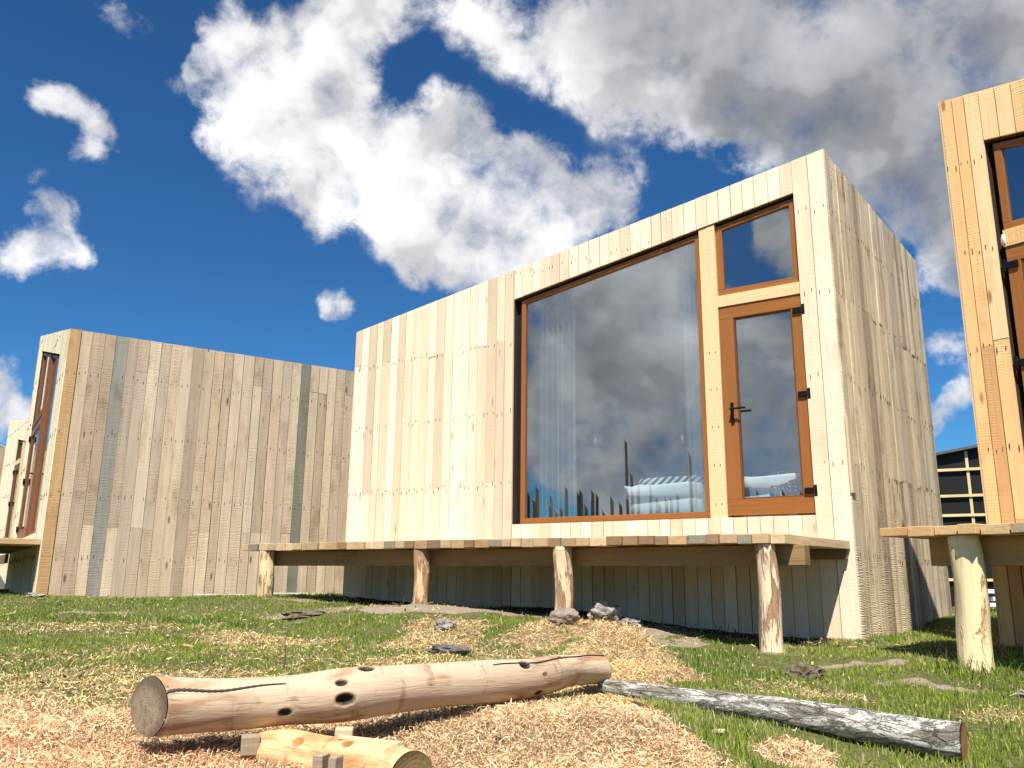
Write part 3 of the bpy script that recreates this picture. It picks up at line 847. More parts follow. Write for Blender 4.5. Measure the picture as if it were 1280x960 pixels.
deck('timber_deck', 'orange toned timber deck at the right edge on one smooth peeled post', F1, (.12, .234, 1.20, -5.8, -5.8), 1.092, .065, (.0, -5.7),
     [(-.30, 1.07, .02, (.105, .095), (.82, .66, .38), 'peeled_post', .14, .022), (-2.6, 1.07, .0, (.10, .09), (.80, .62, .36), 'peeled_post', .05, .0), (-5.0, 1.07, .0, (.10, .09), (.80, .62, .36), 'peeled_post', .0, .0)],
     OP, wj=.17, beamcol=(.40, .25, .11), beam_v=(.85, .97))
deck('timber_deck', 'timber deck in front of the left cabin cut off by the left edge', F2, (6.0, 6.0, 1.5, -.2, -.2), 1.15, .075, (5.9, -.1),
     [(5.6, 1.40, .0, (.09, .08), (.72, .5, .28), 'bark_post', .40, .0), (3.4, 1.40, .0, (.09, .08), (.7, .5, .28), 'bark_post', .40, .0), (1.0, 1.4, .0, (.09, .08), (.7, .5, .28), 'bark_post', .40, .0)], DP)

# ------------------------------------------------------------------ inside the main cabin
def cloth(name, F, pts_fn, nu, nv, mat, colr=(1, 1, 1), solid=.004):
    vs = []; fs = []
    for i in range(nu + 1):
        for j in range(nv + 1): vs.append(F @ Vector(pts_fn(i / nu, j / nv)))
    for i in range(nu):
        for j in range(nv):
            a = i * (nv + 1) + j; fs.append((a, a + 1, a + nv + 2, a + nv + 1))
    mb = MB(); mb.add(vs, fs, colr, None, 0, True)
    o = mb.build(name, mat)
    if solid:
        s = o.modifiers.new('solid', 'SOLIDIFY'); s.thickness = solid
    return o
# y inwards is negative in F0 coordinates
c1 = cloth('curtain', F0, lambda s, t: (3.42 - .50 * s, -.26 - .035 * math.sin(s * 44) - .015 * math.sin(s * 17), 1.27 + t * (2.62 - .0 + .155 * .5 * s)), 80, 6, M['sheer'], solid=0)
tag(c1, 'sheer pale blue curtain hanging at the left end of the picture window', 'curtain', 'sheer curtains inside the window')
c2 = cloth('curtain', F0, lambda s, t: (1.62 - .26 * s, -.26 - .035 * math.sin(s * 30), 1.27 + t * 2.85), 60, 6, M['sheer'], solid=0)
tag(c2, 'sheer pale blue curtain hanging beside the mullion near the door', 'curtain', 'sheer curtains inside the window')

def rbox(mb, F, u0, u1, v0, v1, z0, z1, r=.06, wob=.01, colr=(1, 1, 1), n=14, seed=0):
    """softly rounded cushion-like block"""
    vs = []; fs = []; m = 2 * n
    cu, cv, cz = (u0 + u1) / 2, (v0 + v1) / 2, (z0 + z1) / 2; hu, hv, hz = (u1 - u0) / 2, (v1 - v0) / 2, (z1 - z0) / 2
    for i in range(n + 1):
        th = math.pi * i / n
        for j in range(m):
            f = 2 * math.pi * j / m
            d = Vector((math.sin(th) * math.cos(f), math.sin(th) * math.sin(f), math.cos(th)))
            p = Vector([math.copysign(abs(q) ** .28, q) for q in d])
            w = wob * math.sin(7 * f + seed) * math.sin(5 * th + seed)
            vs.append(F @ Vector((cu + p.x * hu + w, cv + p.y * hv + w, cz + p.z * hz + w)))
    for i in range(n):
        for j in range(m):
            a = i * m + j; b = i * m + (j + 1) % m; fs.append((a, a + m, b + m, b))
    mb.add(vs, fs, colr, None, 0, True)

def striped():
    m = bpy.data.materials.new('striped_blanket'); t = NT(m)
    tc = t.new('ShaderNodeAttribute', attribute_name='gco').outputs['Vector']
    w = t.new('ShaderNodeTexWave', wave_type='BANDS', bands_direction='X'); w.inputs['Scale'].default_value = 3.6; w.inputs['Distortion'].default_value = 1.0
    t.l.new(tc, w.inputs['Vector'])
    t.out(t.mix(t.rng(w.outputs['Fac'], .42, .58), (.05, .055, .06), (.62, .62, .56)), .9)
    return m
def dotted():
    m = bpy.data.materials.new('dark_dotted_throw'); t = NT(m)
    tc = t.new('ShaderNodeTexCoord').outputs['Object']
    v = t.new('ShaderNodeTexVoronoi'); v.inputs['Scale'].default_value = 26; v.inputs['Randomness'].default_value = .5; t.l.new(tc, v.inputs['Vector'])
    t.out(t.mix(t.rng(v.outputs['Distance'], .16, .24), (.55, .55, .5), (.012, .013, .015)), .9)
    return m
def bed(label, u0, u1, v0, v1, zt, throw):
    root = empty('bed', F0 @ Vector(((u0 + u1) / 2, (v0 + v1) / 2, 1.26))); tag(root, label, 'bed', 'beds inside the middle cabin')
    mb = MB(); mb.hexa([F0 @ Vector(p) for p in ((u0 + .04, v0, 1.262), (u1 - .04, v0, 1.262), (u1 - .04, v1, 1.262), (u0 + .04, v1, 1.262), (u0 + .04, v0, 1.36), (u1 - .04, v0, 1.36), (u1 - .04, v1, 1.36), (u0 + .04, v1, 1.36))], (.3, .2, .12))
    attach(mb, 'bed_base', M['deck'], root, Matrix.Identity(4), None)
    mb = MB(); rbox(mb, F0, u0, u1, v0, v1, 1.35, zt - .10, seed=1); attach(mb, 'mattress', M['white'], root, Matrix.Identity(4), None)
    mb = MB(); rbox(mb, F0, u0 - .03, u1 + .03, v0 - .05, v1 + .03, zt - .16, zt, wob=.018, n=22, seed=2); attach(mb, 'duvet', M['white'], root, Matrix.Identity(4), None)
    if throw == 'striped':
        mb = MB()
        P = []
        rbox(mb, F0, u0 + .08, u1 - .12, v1 - .42, v1 - .16, zt - .03, zt + .085, seed=3, n=16)
        mb.g = [tuple((F0.inverted() @ Vector(p)) + Vector((0, 0, 0)) + Vector(((F0.inverted() @ Vector(p)).z * 1.2, 0, 0))) for p in mb.v]
        attach(mb, 'blanket', striped(), root, Matrix.Identity(4), None)
    else:
        mb = MB(); rbox(mb, F0, u0 - .06, u0 + (u1 - u0) * .55, v0 - .075, v1 + .04, zt - .30, zt + .03, seed=4, n=22, wob=.02)
        attach(mb, 'blanket', dotted(), root, Matrix.Identity(4), None)
    return root
bed('white bed with a striped blanket seen low in the picture window', 1.42, 2.42, -2.0, -.34, 1.70, 'striped')
bed('white bed with a dark dotted throw seen low through the glass door', .36, 1.24, -2.1, -.30, 1.72, 'dotted')

def wall_lamp(label, u, v, z):
    root = empty('wall_lamp', F0 @ Vector((u, v, z))); tag(root, label, 'wall lamp', 'wall lamps inside the middle cabin')
    mb = MB(); n = 24; vs = []; fs = []
    for k, (r, h) in enumerate(((.10, -.11), (.055, .09), (.05, .09), (.095, -.11))):
        for j in range(n): a = 2 * math.pi * j / n; vs.append(F0 @ Vector((u + r * math.cos(a), v + r * math.sin(a), z + h)))
    for k in range(3):
        for j in range(n): fs.append((k * n + j, k * n + (j + 1) % n, (k + 1) * n + (j + 1) % n, (k + 1) * n + j))
    mb.add(vs, fs, (0, 0, 0), None, 0, True)
    attach(mb, 'lamp_shade', M['metal'], root, Matrix.Identity(4), None)
    mb = MB(); mb.box(u - .012, u + .012, v - .30, v, z + .03, z + .055, (0, 0, 0)); mb.box(u - .04, u + .04, v - .32, v - .30, z - .05, z + .11, (0, 0, 0))
    mb.v = [tuple(F0 @ Vector(p)) for p in mb.v]
    attach(mb, 'bracket', M['metal'], root, Matrix.Identity(4), None)
wall_lamp('small dark wall lamp seen through the right half of the picture window', 1.95, -.95, 2.30)
wall_lamp('small dark wall lamp seen through the left part of the picture window', 3.05, -.95, 2.36)

# ------------------------------------------------------------------ unfinished cabin in the gap
def batten_cabin():
    O = Vector((7.9, 16.6)); d = az(119.0); n = (-az(29.0)[0], -az(29.0)[1])
    root = empty('unfinished_cabin', (O.x, O.y, .35)); tag(root, 'unfinished cabin wrapped in black membrane with a grid of yellow battens', 'cabin')
    F = Matrix.Identity(4); F[0][0], F[1][0] = d; F[0][1], F[1][1] = az(29.0); F[0][3], F[1][3] = O.x, O.y
    rt = lambda x: 3.05 + .165 * (x - .0)
    W = 3.6; a = -1.3
    mb = MB(); mb.slab(a, W, 0, 3.5, .3, .3, rt(a), rt(W), (0, 0, 0)); attach(mb, 'wall', M['black'], root, F, root)
    mb = MB(); x = a
    xs = [a + .03 + .56 * k for k in range(9)]
    for x in xs:
        if x + .05 < W: mb.slab(x, x + .05, -.03, -.002, .3, .3, rt(x) - .02, rt(x + .05) - .02, jit((.72, .58, .30), .08))
    attach(mb, 'batten', M['fresh'], root, F, root)
    mb = MB()
    for z in (.75, 1.35, 1.95, 2.32, 2.82):
        mb.box(a, W, -.055, -.031, z, z + .05, jit((.72, .58, .30), .08), 'x')
    attach(mb, 'batten', M['fresh'], root, F, root)
    mb = MB(); mb.slab(a - .08, W + .08, -.12, 3.6, rt(a) + .002, rt(W) + .002, rt(a) + .05, rt(W) + .05, (.3, .3, .3)); attach(mb, 'roof', M['roof'], root, F, root)
    return root
batten_cabin()
for k, (zz, ox) in enumerate(((.0, 0), (.09, .06), (.20, -.03))):
    mb = MB(); mb.box(7.35 + ox, 8.4 + ox, 13.3, 13.9, .36 + zz, .42 + zz, (1, 1, 1))
    o = mb.build('white_board', plain('white_board_paint', (.75, .76, .78), .6, .06), bevel=.006)
    tag(o, ('lowest', 'middle', 'topmost')[k] + ' white board of the small stack seen under the right deck', 'board', 'white boards stacked on the grass')

# ------------------------------------------------------------------ logs
def log(name, label, pts, rad, color, mat, knots=(), nr=64, nl=180, lump=.03, seed=3, endmat=None, skew=(0, 0)):
    P = [Vector(p) for p in pts]
    cum = [0]
    for i in range(1, len(P)): cum.append(cum[-1] + (P[i] - P[i - 1]).length)
    L = cum[-1]
    def at(s):
        s = max(0, min(L, s)); i = 0
        while i < len(P) - 2 and cum[i + 1] < s: i += 1
        t = (s - cum[i]) / (cum[i + 1] - cum[i])
        p0 = P[max(i - 1, 0)]; p1 = P[i]; p2 = P[i + 1]; p3 = P[min(i + 2, len(P) - 1)]
        return .5 * ((2 * p1) + (p2 - p0) * t + (2 * p0 - 5 * p1 + 4 * p2 - p3) * t * t + (3 * p1 - p0 - 3 * p2 + p3) * t ** 3)
    def rr(s):
        q = s / L * (len(rad) - 1); i = min(int(q), len(rad) - 2); f = q - i; f = f * f * (3 - 2 * f)
        return rad[i] * (1 - f) + rad[i + 1] * f
    rnd = random.Random(seed); ph = [rnd.uniform(0, 6.28) for _ in range(9)]
    root = empty(name, P[0].lerp(P[-1], .5) - Vector((0, 0, rad[0]))); tag(root, label, 'log')
    vs = []; fs = []; cs = []; gs = []
    up = Vector((0, 0, 1))
    frames = []
    for i in range(nl + 1):
        s = L * i / nl; c = at(s); ta = (at(min(L, s + .02)) - at(max(0, s - .02))).normalized()
        sd = ta.cross(up).normalized(); u2 = sd.cross(ta)
        frames.append((c, ta, sd, u2, rr(s)))
        for j in range(nr):
            a = 2 * math.pi * j / nr         # a=0: side (right hand), pi/2: up
            k = 1 + lump * (math.sin(2 * a + ph[0] + s * 1.3) * .6 + math.sin(3 * a + ph[1] + 4 * s) * .5 + math.sin(s * 7 + ph[2] + 2 * math.sin(a)) * .7 + math.sin(5 * a + 9 * s + ph[3]) * .25)
            cc = list(color)
            for (ks, ka, kr, depth, dk) in knots:
                ds = (s - ks) / (kr * 1.5); da = ((a - ka + math.pi) % (2 * math.pi) - math.pi) * rr(s) / kr
                d = math.hypot(ds, da)
                if d < 2.4:
                    k += .05 * math.exp(-(d - 1.15) ** 2 * 3) * (depth > 0) * (kr / .03) * .6
                    if d < 1: k -= depth * (1 - d * d)
                    w = max(0, min(1, (1.12 - d) / .25))
                    cc = [q * (1 - w) + e * w for q, e in zip(cc, dk)]
            q = c + (sd * math.cos(a) + u2 * math.sin(a)) * rr(s) * k
            q += ta * rr(s) * math.cos(a) * (skew[0] * max(0, 1 - s / .25) + skew[1] * max(0, 1 - (L - s) / .25))
            vs.append(q); cs.append(tuple(cc)); gs.append((math.cos(a) * .1 + seed, math.sin(a) * .1 + seed, s + seed))
    for i in range(nl):
        for j in range(nr):
            a = i * nr + j; b = i * nr + (j + 1) % nr; fs.append((a, b, b + nr, a + nr))
    mb = MB(); mb.add(vs, fs, cs, gs, 0, True)
    attach(mb, 'trunk', mat, root, Matrix.Identity(4), None)
    for e, (i, sgn) in enumerate(((0, -1), (nl, 1))):
        c, ta, sd, u2, r = frames[i]
        mb = MB(); ring = vs[i * nr:(i + 1) * nr]; vv = []; gg = []; rings = 8
        for k in range(rings + 1):
            f = k / rings
            for j in range(nr):
                p = c.lerp(ring[j], f) + ta * sgn * .004; vv.append(p)
                d = p - c; gg.append((d.dot(sd), d.dot(u2), 0))
        ff = []
        for k in range(rings):
            for j in range(nr):
                a = k * nr + j; b = k * nr + (j + 1) % nr; ff.append((a, b, b + nr, a + nr) if sgn > 0 else (a, a + nr, b + nr, b))
        mb.add(vv, ff, (1, 1, 1), gg, 0, True)
        attach(mb, 'cut_end', endmat[e] if isinstance(endmat, (list, tuple)) else endmat, root, Matrix.Identity(4), None)
    return root, frames, vs, nr

def end_grain(name, a, b, rings=55):
    m = bpy.data.materials.new(name); t = NT(m)
    g = t.new('ShaderNodeAttribute', attribute_name='gco').outputs['Vector']
    n = t.noise(g, 9, 4, .6)
    w = t.vmath('LENGTH', t.vmath('ADD', g, t.scalecol(n, .035)))
    s = t.math('SINE', t.math('MULTIPLY', w, 2 * math.pi * rings * 2.2))
    f = t.math('ADD', t.math('MULTIPLY', s, .07), t.math('MULTIPLY', t.noise(g, 38, 4, .7), .9), clamp=True)
    rim = t.rng(w, .070, .105, 1, .55)
    ck = t.noise(scaled(t, g, (30, 6, 6)), 1.0, 3, .6, .5)
    rim = t.math('MULTIPLY', rim, t.rng(t.math('ABSOLUTE', t.math('SUBTRACT', ck, .5)), 0, .02, .55, 1))
    # radial checks
    c = t.mix(f, a, b)
    t.out(t.scalecol(c, rim), .85, t.bump(f, .5, .006), .15)
    return m
def log_wood(name, dark=(.20, .11, .06)):
    m = bpy.data.materials.new(name); t = NT(m)
    g = t.new('ShaderNodeAttribute', attribute_name='gco').outputs['Vector']
    c = t.new('ShaderNodeAttribute', attribute_name='bcol').outputs['Color']
    n1 = t.noise(scaled(t, g, (28, 28, 1.8)), 1.0, 6, .65, 1.0)
    n2 = t.noise(scaled(t, g, (90, 90, 9)), 1.0, 4, .65)
    n3 = t.noise(scaled(t, g, (9, 9, 3.0)), 1.0, 4, .6, .8)
    n4 = t.noise(scaled(t, g, (5, 5, 14)), 1.0, 3, .6)
    k = t.scalecol(c, t.math('ADD', t.math('MULTIPLY', n1, .5), t.math('MULTIPLY', n2, .3), None)) 
    k = t.scalecol(c, t.math('ADD', t.math('ADD', t.math('MULTIPLY', n1, .55), t.math('MULTIPLY', n2, .3)), .55))
    f = t.rng(n3, .48, .68, 0, .8, True)
    k = t.mix(f, k, t.mix(1.0, k, (.62, .42, .28), 'MULTIPLY'))
    f2 = t.rng(n4, .58, .70, 0, .6, True)
    k = t.mix(f2, k, t.mix(1.0, k, (.5, .4, .32), 'MULTIPLY'))
    # drying cracks along the grain
    cr = t.noise(scaled(t, g, (16, 16, .55)), 1.0, 3, .5, .3)
    cf = t.math('MULTIPLY', t.rng(t.math('ABSOLUTE', t.math('SUBTRACT', cr, .53)), 0, .006, 1, 0), t.rng(n3, .45, .6, 0, .8))
    k = t.mix(cf, k, (.05, .03, .02))
    h = t.math('ADD', t.math('MULTIPLY', n1, .7), t.math('MULTIPLY', n2, .5)); h = t.math('SUBTRACT', h, t.math('MULTIPLY', cf, 1.2))
    t.out(k, .72, t.bump(h, .6, .008), .22)
    return m
DK = (.030, .020, .014)
lroot, lfr, lvs, lnr = log('debarked_log', 'long smooth debarked log with dark knots lying across the wood shavings',
    [(-1.395, 3.475, .205), (-1.15, 3.57, .20), (-.86, 3.68, .212), (-.62, 3.80, .222), (-.40, 4.0, .222), (-.12, 4.25, .222), (.13, 4.5, .216), (.33, 4.8, .222), (.52, 5.03, .208)],
    [.108, .098, .094, .105, .098, .096, .098, .094, .092, .082, .078], (.54, .41, .28), log_wood('weathered_debarked_wood'),
    knots=((.50, -.40, .018, .14, DK), (.73, -.05, .026, .26, DK), (.72, .62, .017, .16, DK), (.84, 1.30, .024, .24, DK), (1.72, .85, .024, .18, DK), (1.82, -.8, .018, .12, DK), (1.84, .25, .012, .06, (.2,.12,.07)), (2.05, 1.1, .014, .06, DK), (.35, 2.0, .02, .05, DK)), skew=(.62, -.1), nr=96, nl=300,
    endmat=(end_grain('weathered_end_grain', (.15, .115, .075), (.42, .34, .24)), end_grain('pale_end_grain', (.25, .17, .10), (.45, .34, .22))), lump=.035, seed=5)
def crack(root, frames, vs, nr, s0, s1, a0, a1, w=.004, nm='crack', nl=300, wav=.05):
    mb = MB(); P = []; n = 60
    i0, i1 = s0 * nl, s1 * nl
    for k in range(n + 1):
        t = k / n; i = i0 + (i1 - i0) * t; a = a0 + (a1 - a0) * t + wav * math.sin(t * 9)
        ii = min(int(i), nl - 1); fi = i - ii; jj = a / (2 * math.pi) * nr; j = int(jj) % nr; fj = jj - int(jj)
        def vv(x, y): return Vector(vs[x * nr + y % nr])
        p = vv(ii, j).lerp(vv(ii, j + 1), fj).lerp(vv(ii + 1, j).lerp(vv(ii + 1, j + 1), fj), fi)
        c, ta, sd, u2, r = frames[ii]; o = (p - c).normalized(); tt = ta.cross(o).normalized()
        ww = w * (1 - t) ** .6 * (.7 + .3 * math.sin(k * 2.1)) + .0006
        for q in (-1, 1): P += [p + o * .0055 + tt * ww * q, p - o * .01 + tt * ww * q]
    f = []
    for k in range(n):
        b = k * 4
        f += [(b, b + 4, b + 6, b + 2), (b + 1, b + 3, b + 7, b + 5), (b, b + 1, b + 5, b + 4), (b + 2, b + 6, b + 7, b + 3)]
    mb.add(P, f, (.02, .012, .008)); attach(mb, nm, M['nail'], root, Matrix.Identity(4), None)
crack(lroot, lfr, lvs, lnr, .0, .20, .62, .80, .006)
crack(lroot, lfr, lvs, lnr, .998, .76, 1.25, .95, .004)
crack(lroot, lfr, lvs, lnr, .83, .60, 1.0, .9, .003)

GOLD = (.70, .47, .24)
l2, f2_, v2_, n2_ = log('peeled_log', 'short golden freshly peeled log in the foreground with notched blocks beside it',
    [(-1.00, 3.60, .02), (-.84, 3.48, .045), (-.68, 3.37, .040), (-.50, 3.24, .040), (-.335, 3.13, .030)], [.07, .08, .082, .086, .086], GOLD, log_wood('golden_peeled_wood'),
    knots=((.55, 1.1, .018, .10, (.30, .14, .05)), (.3, .8, .02, .05, (.40, .20, .07))), endmat=end_grain('rough_sawn_end', (.17, .11, .045), (.40, .29, .13), 28), lump=.045, seed=9, nl=90, skew=(0, -.25))

def bark():
    m = bpy.data.materials.new('lichen_bark'); t = NT(m)
    g = t.new('ShaderNodeAttribute', attribute_name='gco').outputs['Vector']
    n1 = t.noise(scaled(t, g, (26, 26, 9)), 1.0, 7, .7, 1.4)
    n2 = t.noise(scaled(t, g, (11, 11, 5)), 1.0, 5, .65, .6)
    n3 = t.noise(scaled(t, g, (60, 60, 40)), 1.0, 4, .7)
    k = t.mix(n1, (.14, .115, .09), (.36, .32, .27))
    k = t.mix(t.rng(n3, .3, .7, 0, .4), k, (.11, .12, .09))
    lf = t.rng(t.math('ADD', n2, t.math('MULTIPLY', t.math('SUBTRACT', n3, .5), .35)), .455, .52, 0, .9, True)
    k = t.mix(lf, k, t.mix(n3, (.44, .43, .37), (.74, .72, .64)))
    vo = t.new('ShaderNodeTexVoronoi', feature='DISTANCE_TO_EDGE'); vo.inputs['Scale'].default_value = 1.0
    t.l.new(t.vmath('ADD', scaled(t, g, (17, 17, 7)), t.scalecol(n3, 1.2)), vo.inputs['Vector'])
    cr = t.rng(vo.outputs['Distance'], .0, .05, .75, 0)
    k = t.mix(cr, k, (.03, .022, .016))
    h = t.math('ADD', t.math('MULTIPLY', n1, 1.0), t.math('MULTIPLY', lf, .35)); h = t.math('SUBTRACT', h, cr)
    t.out(k, .9, t.bump(h, .9, .015), .1)
    return m
log('bark_log', 'thin grey log still in bark with white lichen lying in the green grass',
    [(.519, 4.98, .125), (.878, 4.70, .105), (1.284, 4.43, .083), (1.671, 4.17, .05), (1.985, 3.93, .03)], [.036, .046, .056, .064, .072, .080], (.2, .17, .14), bark(),
    endmat=end_grain('orange_cut_end', (.25, .11, .045), (.50, .28, .13)), lump=.05, seed=12, nl=140)

# wooden blocks and a split batten round the short log
def blk(label, c, sx, sy, sz, rz, colr, notch=False):
    mb = MB()
    if notch:
        mb.box(-sx, sx, -sy, sy, -sz, sz * .1, colr, 'x'); mb.box(-sx, -sx * .15, -sy + .001, sy - .001, sz * .1, sz, colr, 'x'); mb.box(sx * .35, sx, -sy + .001, sy - .001, sz * .1, sz * .95, colr, 'x')
    else: mb.box(-sx, sx, -sy, sy, -sz, sz, colr, 'x')
    o = mb.build('wood_block', M['deck'], None, loc=c, rotz=rz, bevel=.004)
    tag(o, label, 'wood block', 'offcuts by the short log'); return o
blk('notched sawn block standing against the front of the short golden log', (-.61, 3.07, .045), .044, .030, .070, -.30, (.34, .27, .19), True)
blk('small sawn block wedged under the long log at the far end of the short log', (-1.00, 3.50, .065), .035, .035, .035, .3, (.34, .27, .18))
blk('small pale sawn block behind the short golden log', (-.66, 3.62, .075), .035, .035, .035, .1, (.58, .45, .28))
mb = MB(); mb.box(-.13, .13, -.012, .012, -.006, .006, (.74, .54, .32), 'x')
o = mb.build('wood_splinter', M['deck'], None, loc=(-.50, 3.245, .130), rotz=-.46, bevel=.002)
tag(o, 'flat pale splinter lying on top of the short golden log', 'splinter')

# ------------------------------------------------------------------ rocks, slabs, clods
def rock(name, label, cat, c, r, mat, seed, lumps=.25, group=None):
    r = (r[0] * .85, r[1] * .85, r[2] * .85)
    import bmesh
    from mathutils import noise
    bm = bmesh.new(); bmesh.ops.create_icosphere(bm, subdivisions=4, radius=1)
    for v in bm.verts:
        n = noise.fractal(v.co * 1.3 + Vector((seed, seed * 2, 0)), .9, 2.0, 5)
        k = 1 + lumps * n * 1.6
        v.co = Vector((v.co.x * r[0], v.co.y * r[1], v.co.z * r[2])) * k
        if v.co.z < -.35 * r[2]: v.co.z = -.35 * r[2] + (v.co.z + .35 * r[2]) * .2
    me = bpy.data.meshes.new(name); bm.to_mesh(me); bm.free()
    me.materials.append(mat)
    o = bpy.data.objects.new(name, me); col.objects.link(o); o.location = (c[0], c[1], gz(c[0], c[1]) + c[2])
    tag(o, label, cat, group); return o
def stone_mat(name, a, b, s=14):
    m = bpy.data.materials.new(name); t = NT(m)
    p = t.new('ShaderNodeTexCoord').outputs['Object']
    n = t.noise(p, s, 7, .7, .5); n2 = t.noise(p, s * 5, 5, .7)
    t.out(t.mix(t.rng(n, .3, .7), a, b), .9, t.bump(t.math('ADD', n, t.math('MULTIPLY', n2, .6)), .9, .02), .15); return m
SG = stone_mat('grey_stone', (.16, .14, .12), (.46, .42, .37)); SD = stone_mat('dark_stone', (.06, .055, .05), (.22, .20, .18)); SO = stone_mat('dry_soil_clod', (.07, .055, .03), (.26, .21, .14), 22)
rock('rock', 'rounded grey brown rock at the foot of the third deck post from the left', 'rock', (.47, 7.45, .05), (.15, .12, .10), stone_mat('brown_stone', (.20, .15, .11), (.38, .31, .25)), 1, .15)
rock('soil_clod', 'jagged pale grey clod under the deck beside the rounded rock', 'clod', (.86, 7.75, .06), (.15, .12, .11), SG, 2, .5)
rock('soil_clod', 'small flat clod to the right of the jagged grey clod', 'clod', (1.06, 7.62, .03), (.11, .08, .05), SG, 3, .35)
rock('rock', 'small pale rock in the shavings behind the long log', 'rock', (-.53, 7.25, .03), (.09, .07, .07), SG, 4, .3)
rock('rock', 'flat dark stone just behind the long log', 'rock', (-.42, 6.1, .02), (.17, .10, .05), SD, 5, .25)
rock('soil_clod', 'low dark turf clod in front of the rightmost post of the middle deck', 'clod', (1.93, 5.75, .015), (.13, .10, .085), SO, 6, .35)
rock('soil_clod', 'dry clod in the grass left of the second deck post', 'clod', (-1.9, 8.1, .02), (.22, .14, .05), SO, 8, .3)
rock('rock', 'tiny white stone in the grass near the right edge', 'rock', (2.95, 5.1, .02), (.035, .03, .025), SG, 9, .3)
rock('rock', 'grey stone at the far left by the corner of the left cabin', 'rock', (-5.95, 10.9, .02), (.12, .10, .04), SG, 10, .3)
for lab, c, s, rz in (('pale concrete footing slab at the base of the left cabin wall', (-4.05, 12.15, 0), (.32, .12, .05), .58), ('pale concrete footing slab lying where the left wall meets the middle cabin', (-3.0, 12.3, 0), (.42, .10, .05), .5)):
    mb = MB(); mb.box(-s[0], s[0], -s[1], s[1], -s[2], s[2], (1, 1, 1))
    o = mb.build('concrete_slab', M['concrete'], None, loc=(c[0], c[1], gz(c[0], c[1]) + .02), rotz=rz, bevel=.012)
    tag(o, lab, 'slab', 'concrete slabs along the left cabin')
# one loose board standing against the left cabin wall
mb = MB(); mb.box(-.07, .07, -.012, .012, 0, .62, (.46, .36, .26))
o = mb.build('loose_board', M['weathered'], None, loc=(-3.42, 12.5, gz(-3.42, 12.5) - .02), rotz=.58); o.rotation_euler[1] = .05
tag(o, 'short loose board leaning upright on the left cabin wall behind the first post', 'board')

bits = MB()
for k in range(150):
    if k < 90: x_, y_ = random.uniform(-2.6, 1.2), random.uniform(2.9, 5.2)
    else: x_, y_ = random.uniform(-3, 3), random.uniform(5.2, 8.2)
    if float(gapmask(np.array([x_]), np.array([y_]))[0]) == 0: continue
    a_ = random.uniform(0, 3.14); l_ = random.uniform(.012, .045); w_ = random.uniform(.004, .012); h_ = random.uniform(.002, .006); z_ = gz(x_, y_) + .018
    e_ = Vector((math.cos(a_), math.sin(a_), random.uniform(-.35, .35))); f_ = Vector((-math.sin(a_), math.cos(a_), random.uniform(-.3, .3)))
    c_ = Vector((x_, y_, z_)); n_ = Vector((0, 0, h_))
    P_ = [c_ + e_ * l_ * i + f_ * w_ * j + n_ * q for q in (-1, 1) for i, j in ((-1, -.8), (1, -1), (.9, 1), (-1, .7))]
    bits.hexa([tuple(p) for p in P_], random.choice([(.10, .06, .035), (.16, .10, .06), (.62, .48, .30), (.70, .45, .22)]), 'x')
o = bits.build('bark_chips', M['deck']); tag(o, 'flakes of bark and small wood chips scattered among the shavings', 'bark chips', kind='stuff')

# dry stalks
SM = plain('dry_stalk', (.10, .075, .04), .9, .2, 20)
def stalk(label, x, y, h, lean, r=.0035):
    root = None; z = gz(x, y); vs = []; fs = []; n = 8; m = 12
    for i in range(m + 1):
        t = i / m
        for j in range(n):
            a = 2 * math.pi * j / n; rr_ = r * (1.2 - .7 * t)
            vs.append((x + lean * t * t * h + rr_ * math.cos(a) + .006 * math.sin(7 * t), y + rr_ * math.sin(a) + .004 * math.sin(5 * t), z + h * t))
    for i in range(m):
        for j in range(n): fs.append((i * n + j, i * n + (j + 1) % n, (i + 1) * n + (j + 1) % n, (i + 1) * n + j))
    mb = MB(); mb.add(vs, fs, (.1, .1, .05), None, 0, True); o = mb.build('dry_stalk', SM); tag(o, label, 'stalk', 'dry stalks sticking up from the lawn'); return o
stalk('thin dark stalk standing behind the middle of the long log', .18, 5.2, .20, -.1, .004)
stalk('thin dark stalk standing behind the left half of the long log', -1.4, 5.5, .22, .05)
stalk('pale stalk in the grass by the left end of the middle deck', -1.1, 8.9, .18, .4)

# arching blades at the right post
def arch_grass(n=160):
    vs = []; fs = []; cs = []
    for k in range(n):
        if k < 60: bx, by = 3.05 + random.gauss(0, .16), 5.80 + random.gauss(0, .10); L = random.uniform(.12, .26)
        elif k < 110: bx, by = 3.3 + random.gauss(0, .25), 5.6 + random.gauss(0, .25); L = random.uniform(.10, .2)
        else: bx, by = random.uniform(1.2, 3.0), 0; by = 7.35 - (bx - 1.2) * .18 + random.uniform(-.1, .1) + (.35 if bx < 2 else 0); L = random.uniform(.08, .2)
        z0 = gz(bx, by); a = random.uniform(0, 6.28); w = random.uniform(.002, .004); arch = random.uniform(.3, 1.3)
        b = len(vs); m = 7
        c = (random.uniform(.05, .12), random.uniform(.12, .2), random.uniform(.01, .03))
        for i in range(m + 1):
            t = i / m; d = L * (t * .35 + arch * .4 * t * t); h = L * (t - .55 * arch * t * t)
            ww = w * (1 - t) ** .7 + .0003
            for s in (-1, 1): vs.append((bx + math.cos(a) * d - math.sin(a) * ww * s, by + math.sin(a) * d + math.cos(a) * ww * s, z0 + max(h, .003))); cs.append(c)
        for i in range(m): fs.append((b + 2 * i, b + 2 * i + 1, b + 2 * i + 3, b + 2 * i + 2))
    mb = MB(); mb.add(vs, fs, cs, None, 0, True)
    o = mb.build('grass', leafy('long_grass', .35)); tag(o, 'long arching grass blades around the foot of the right deck post', 'grass', kind='stuff')
arch_grass()

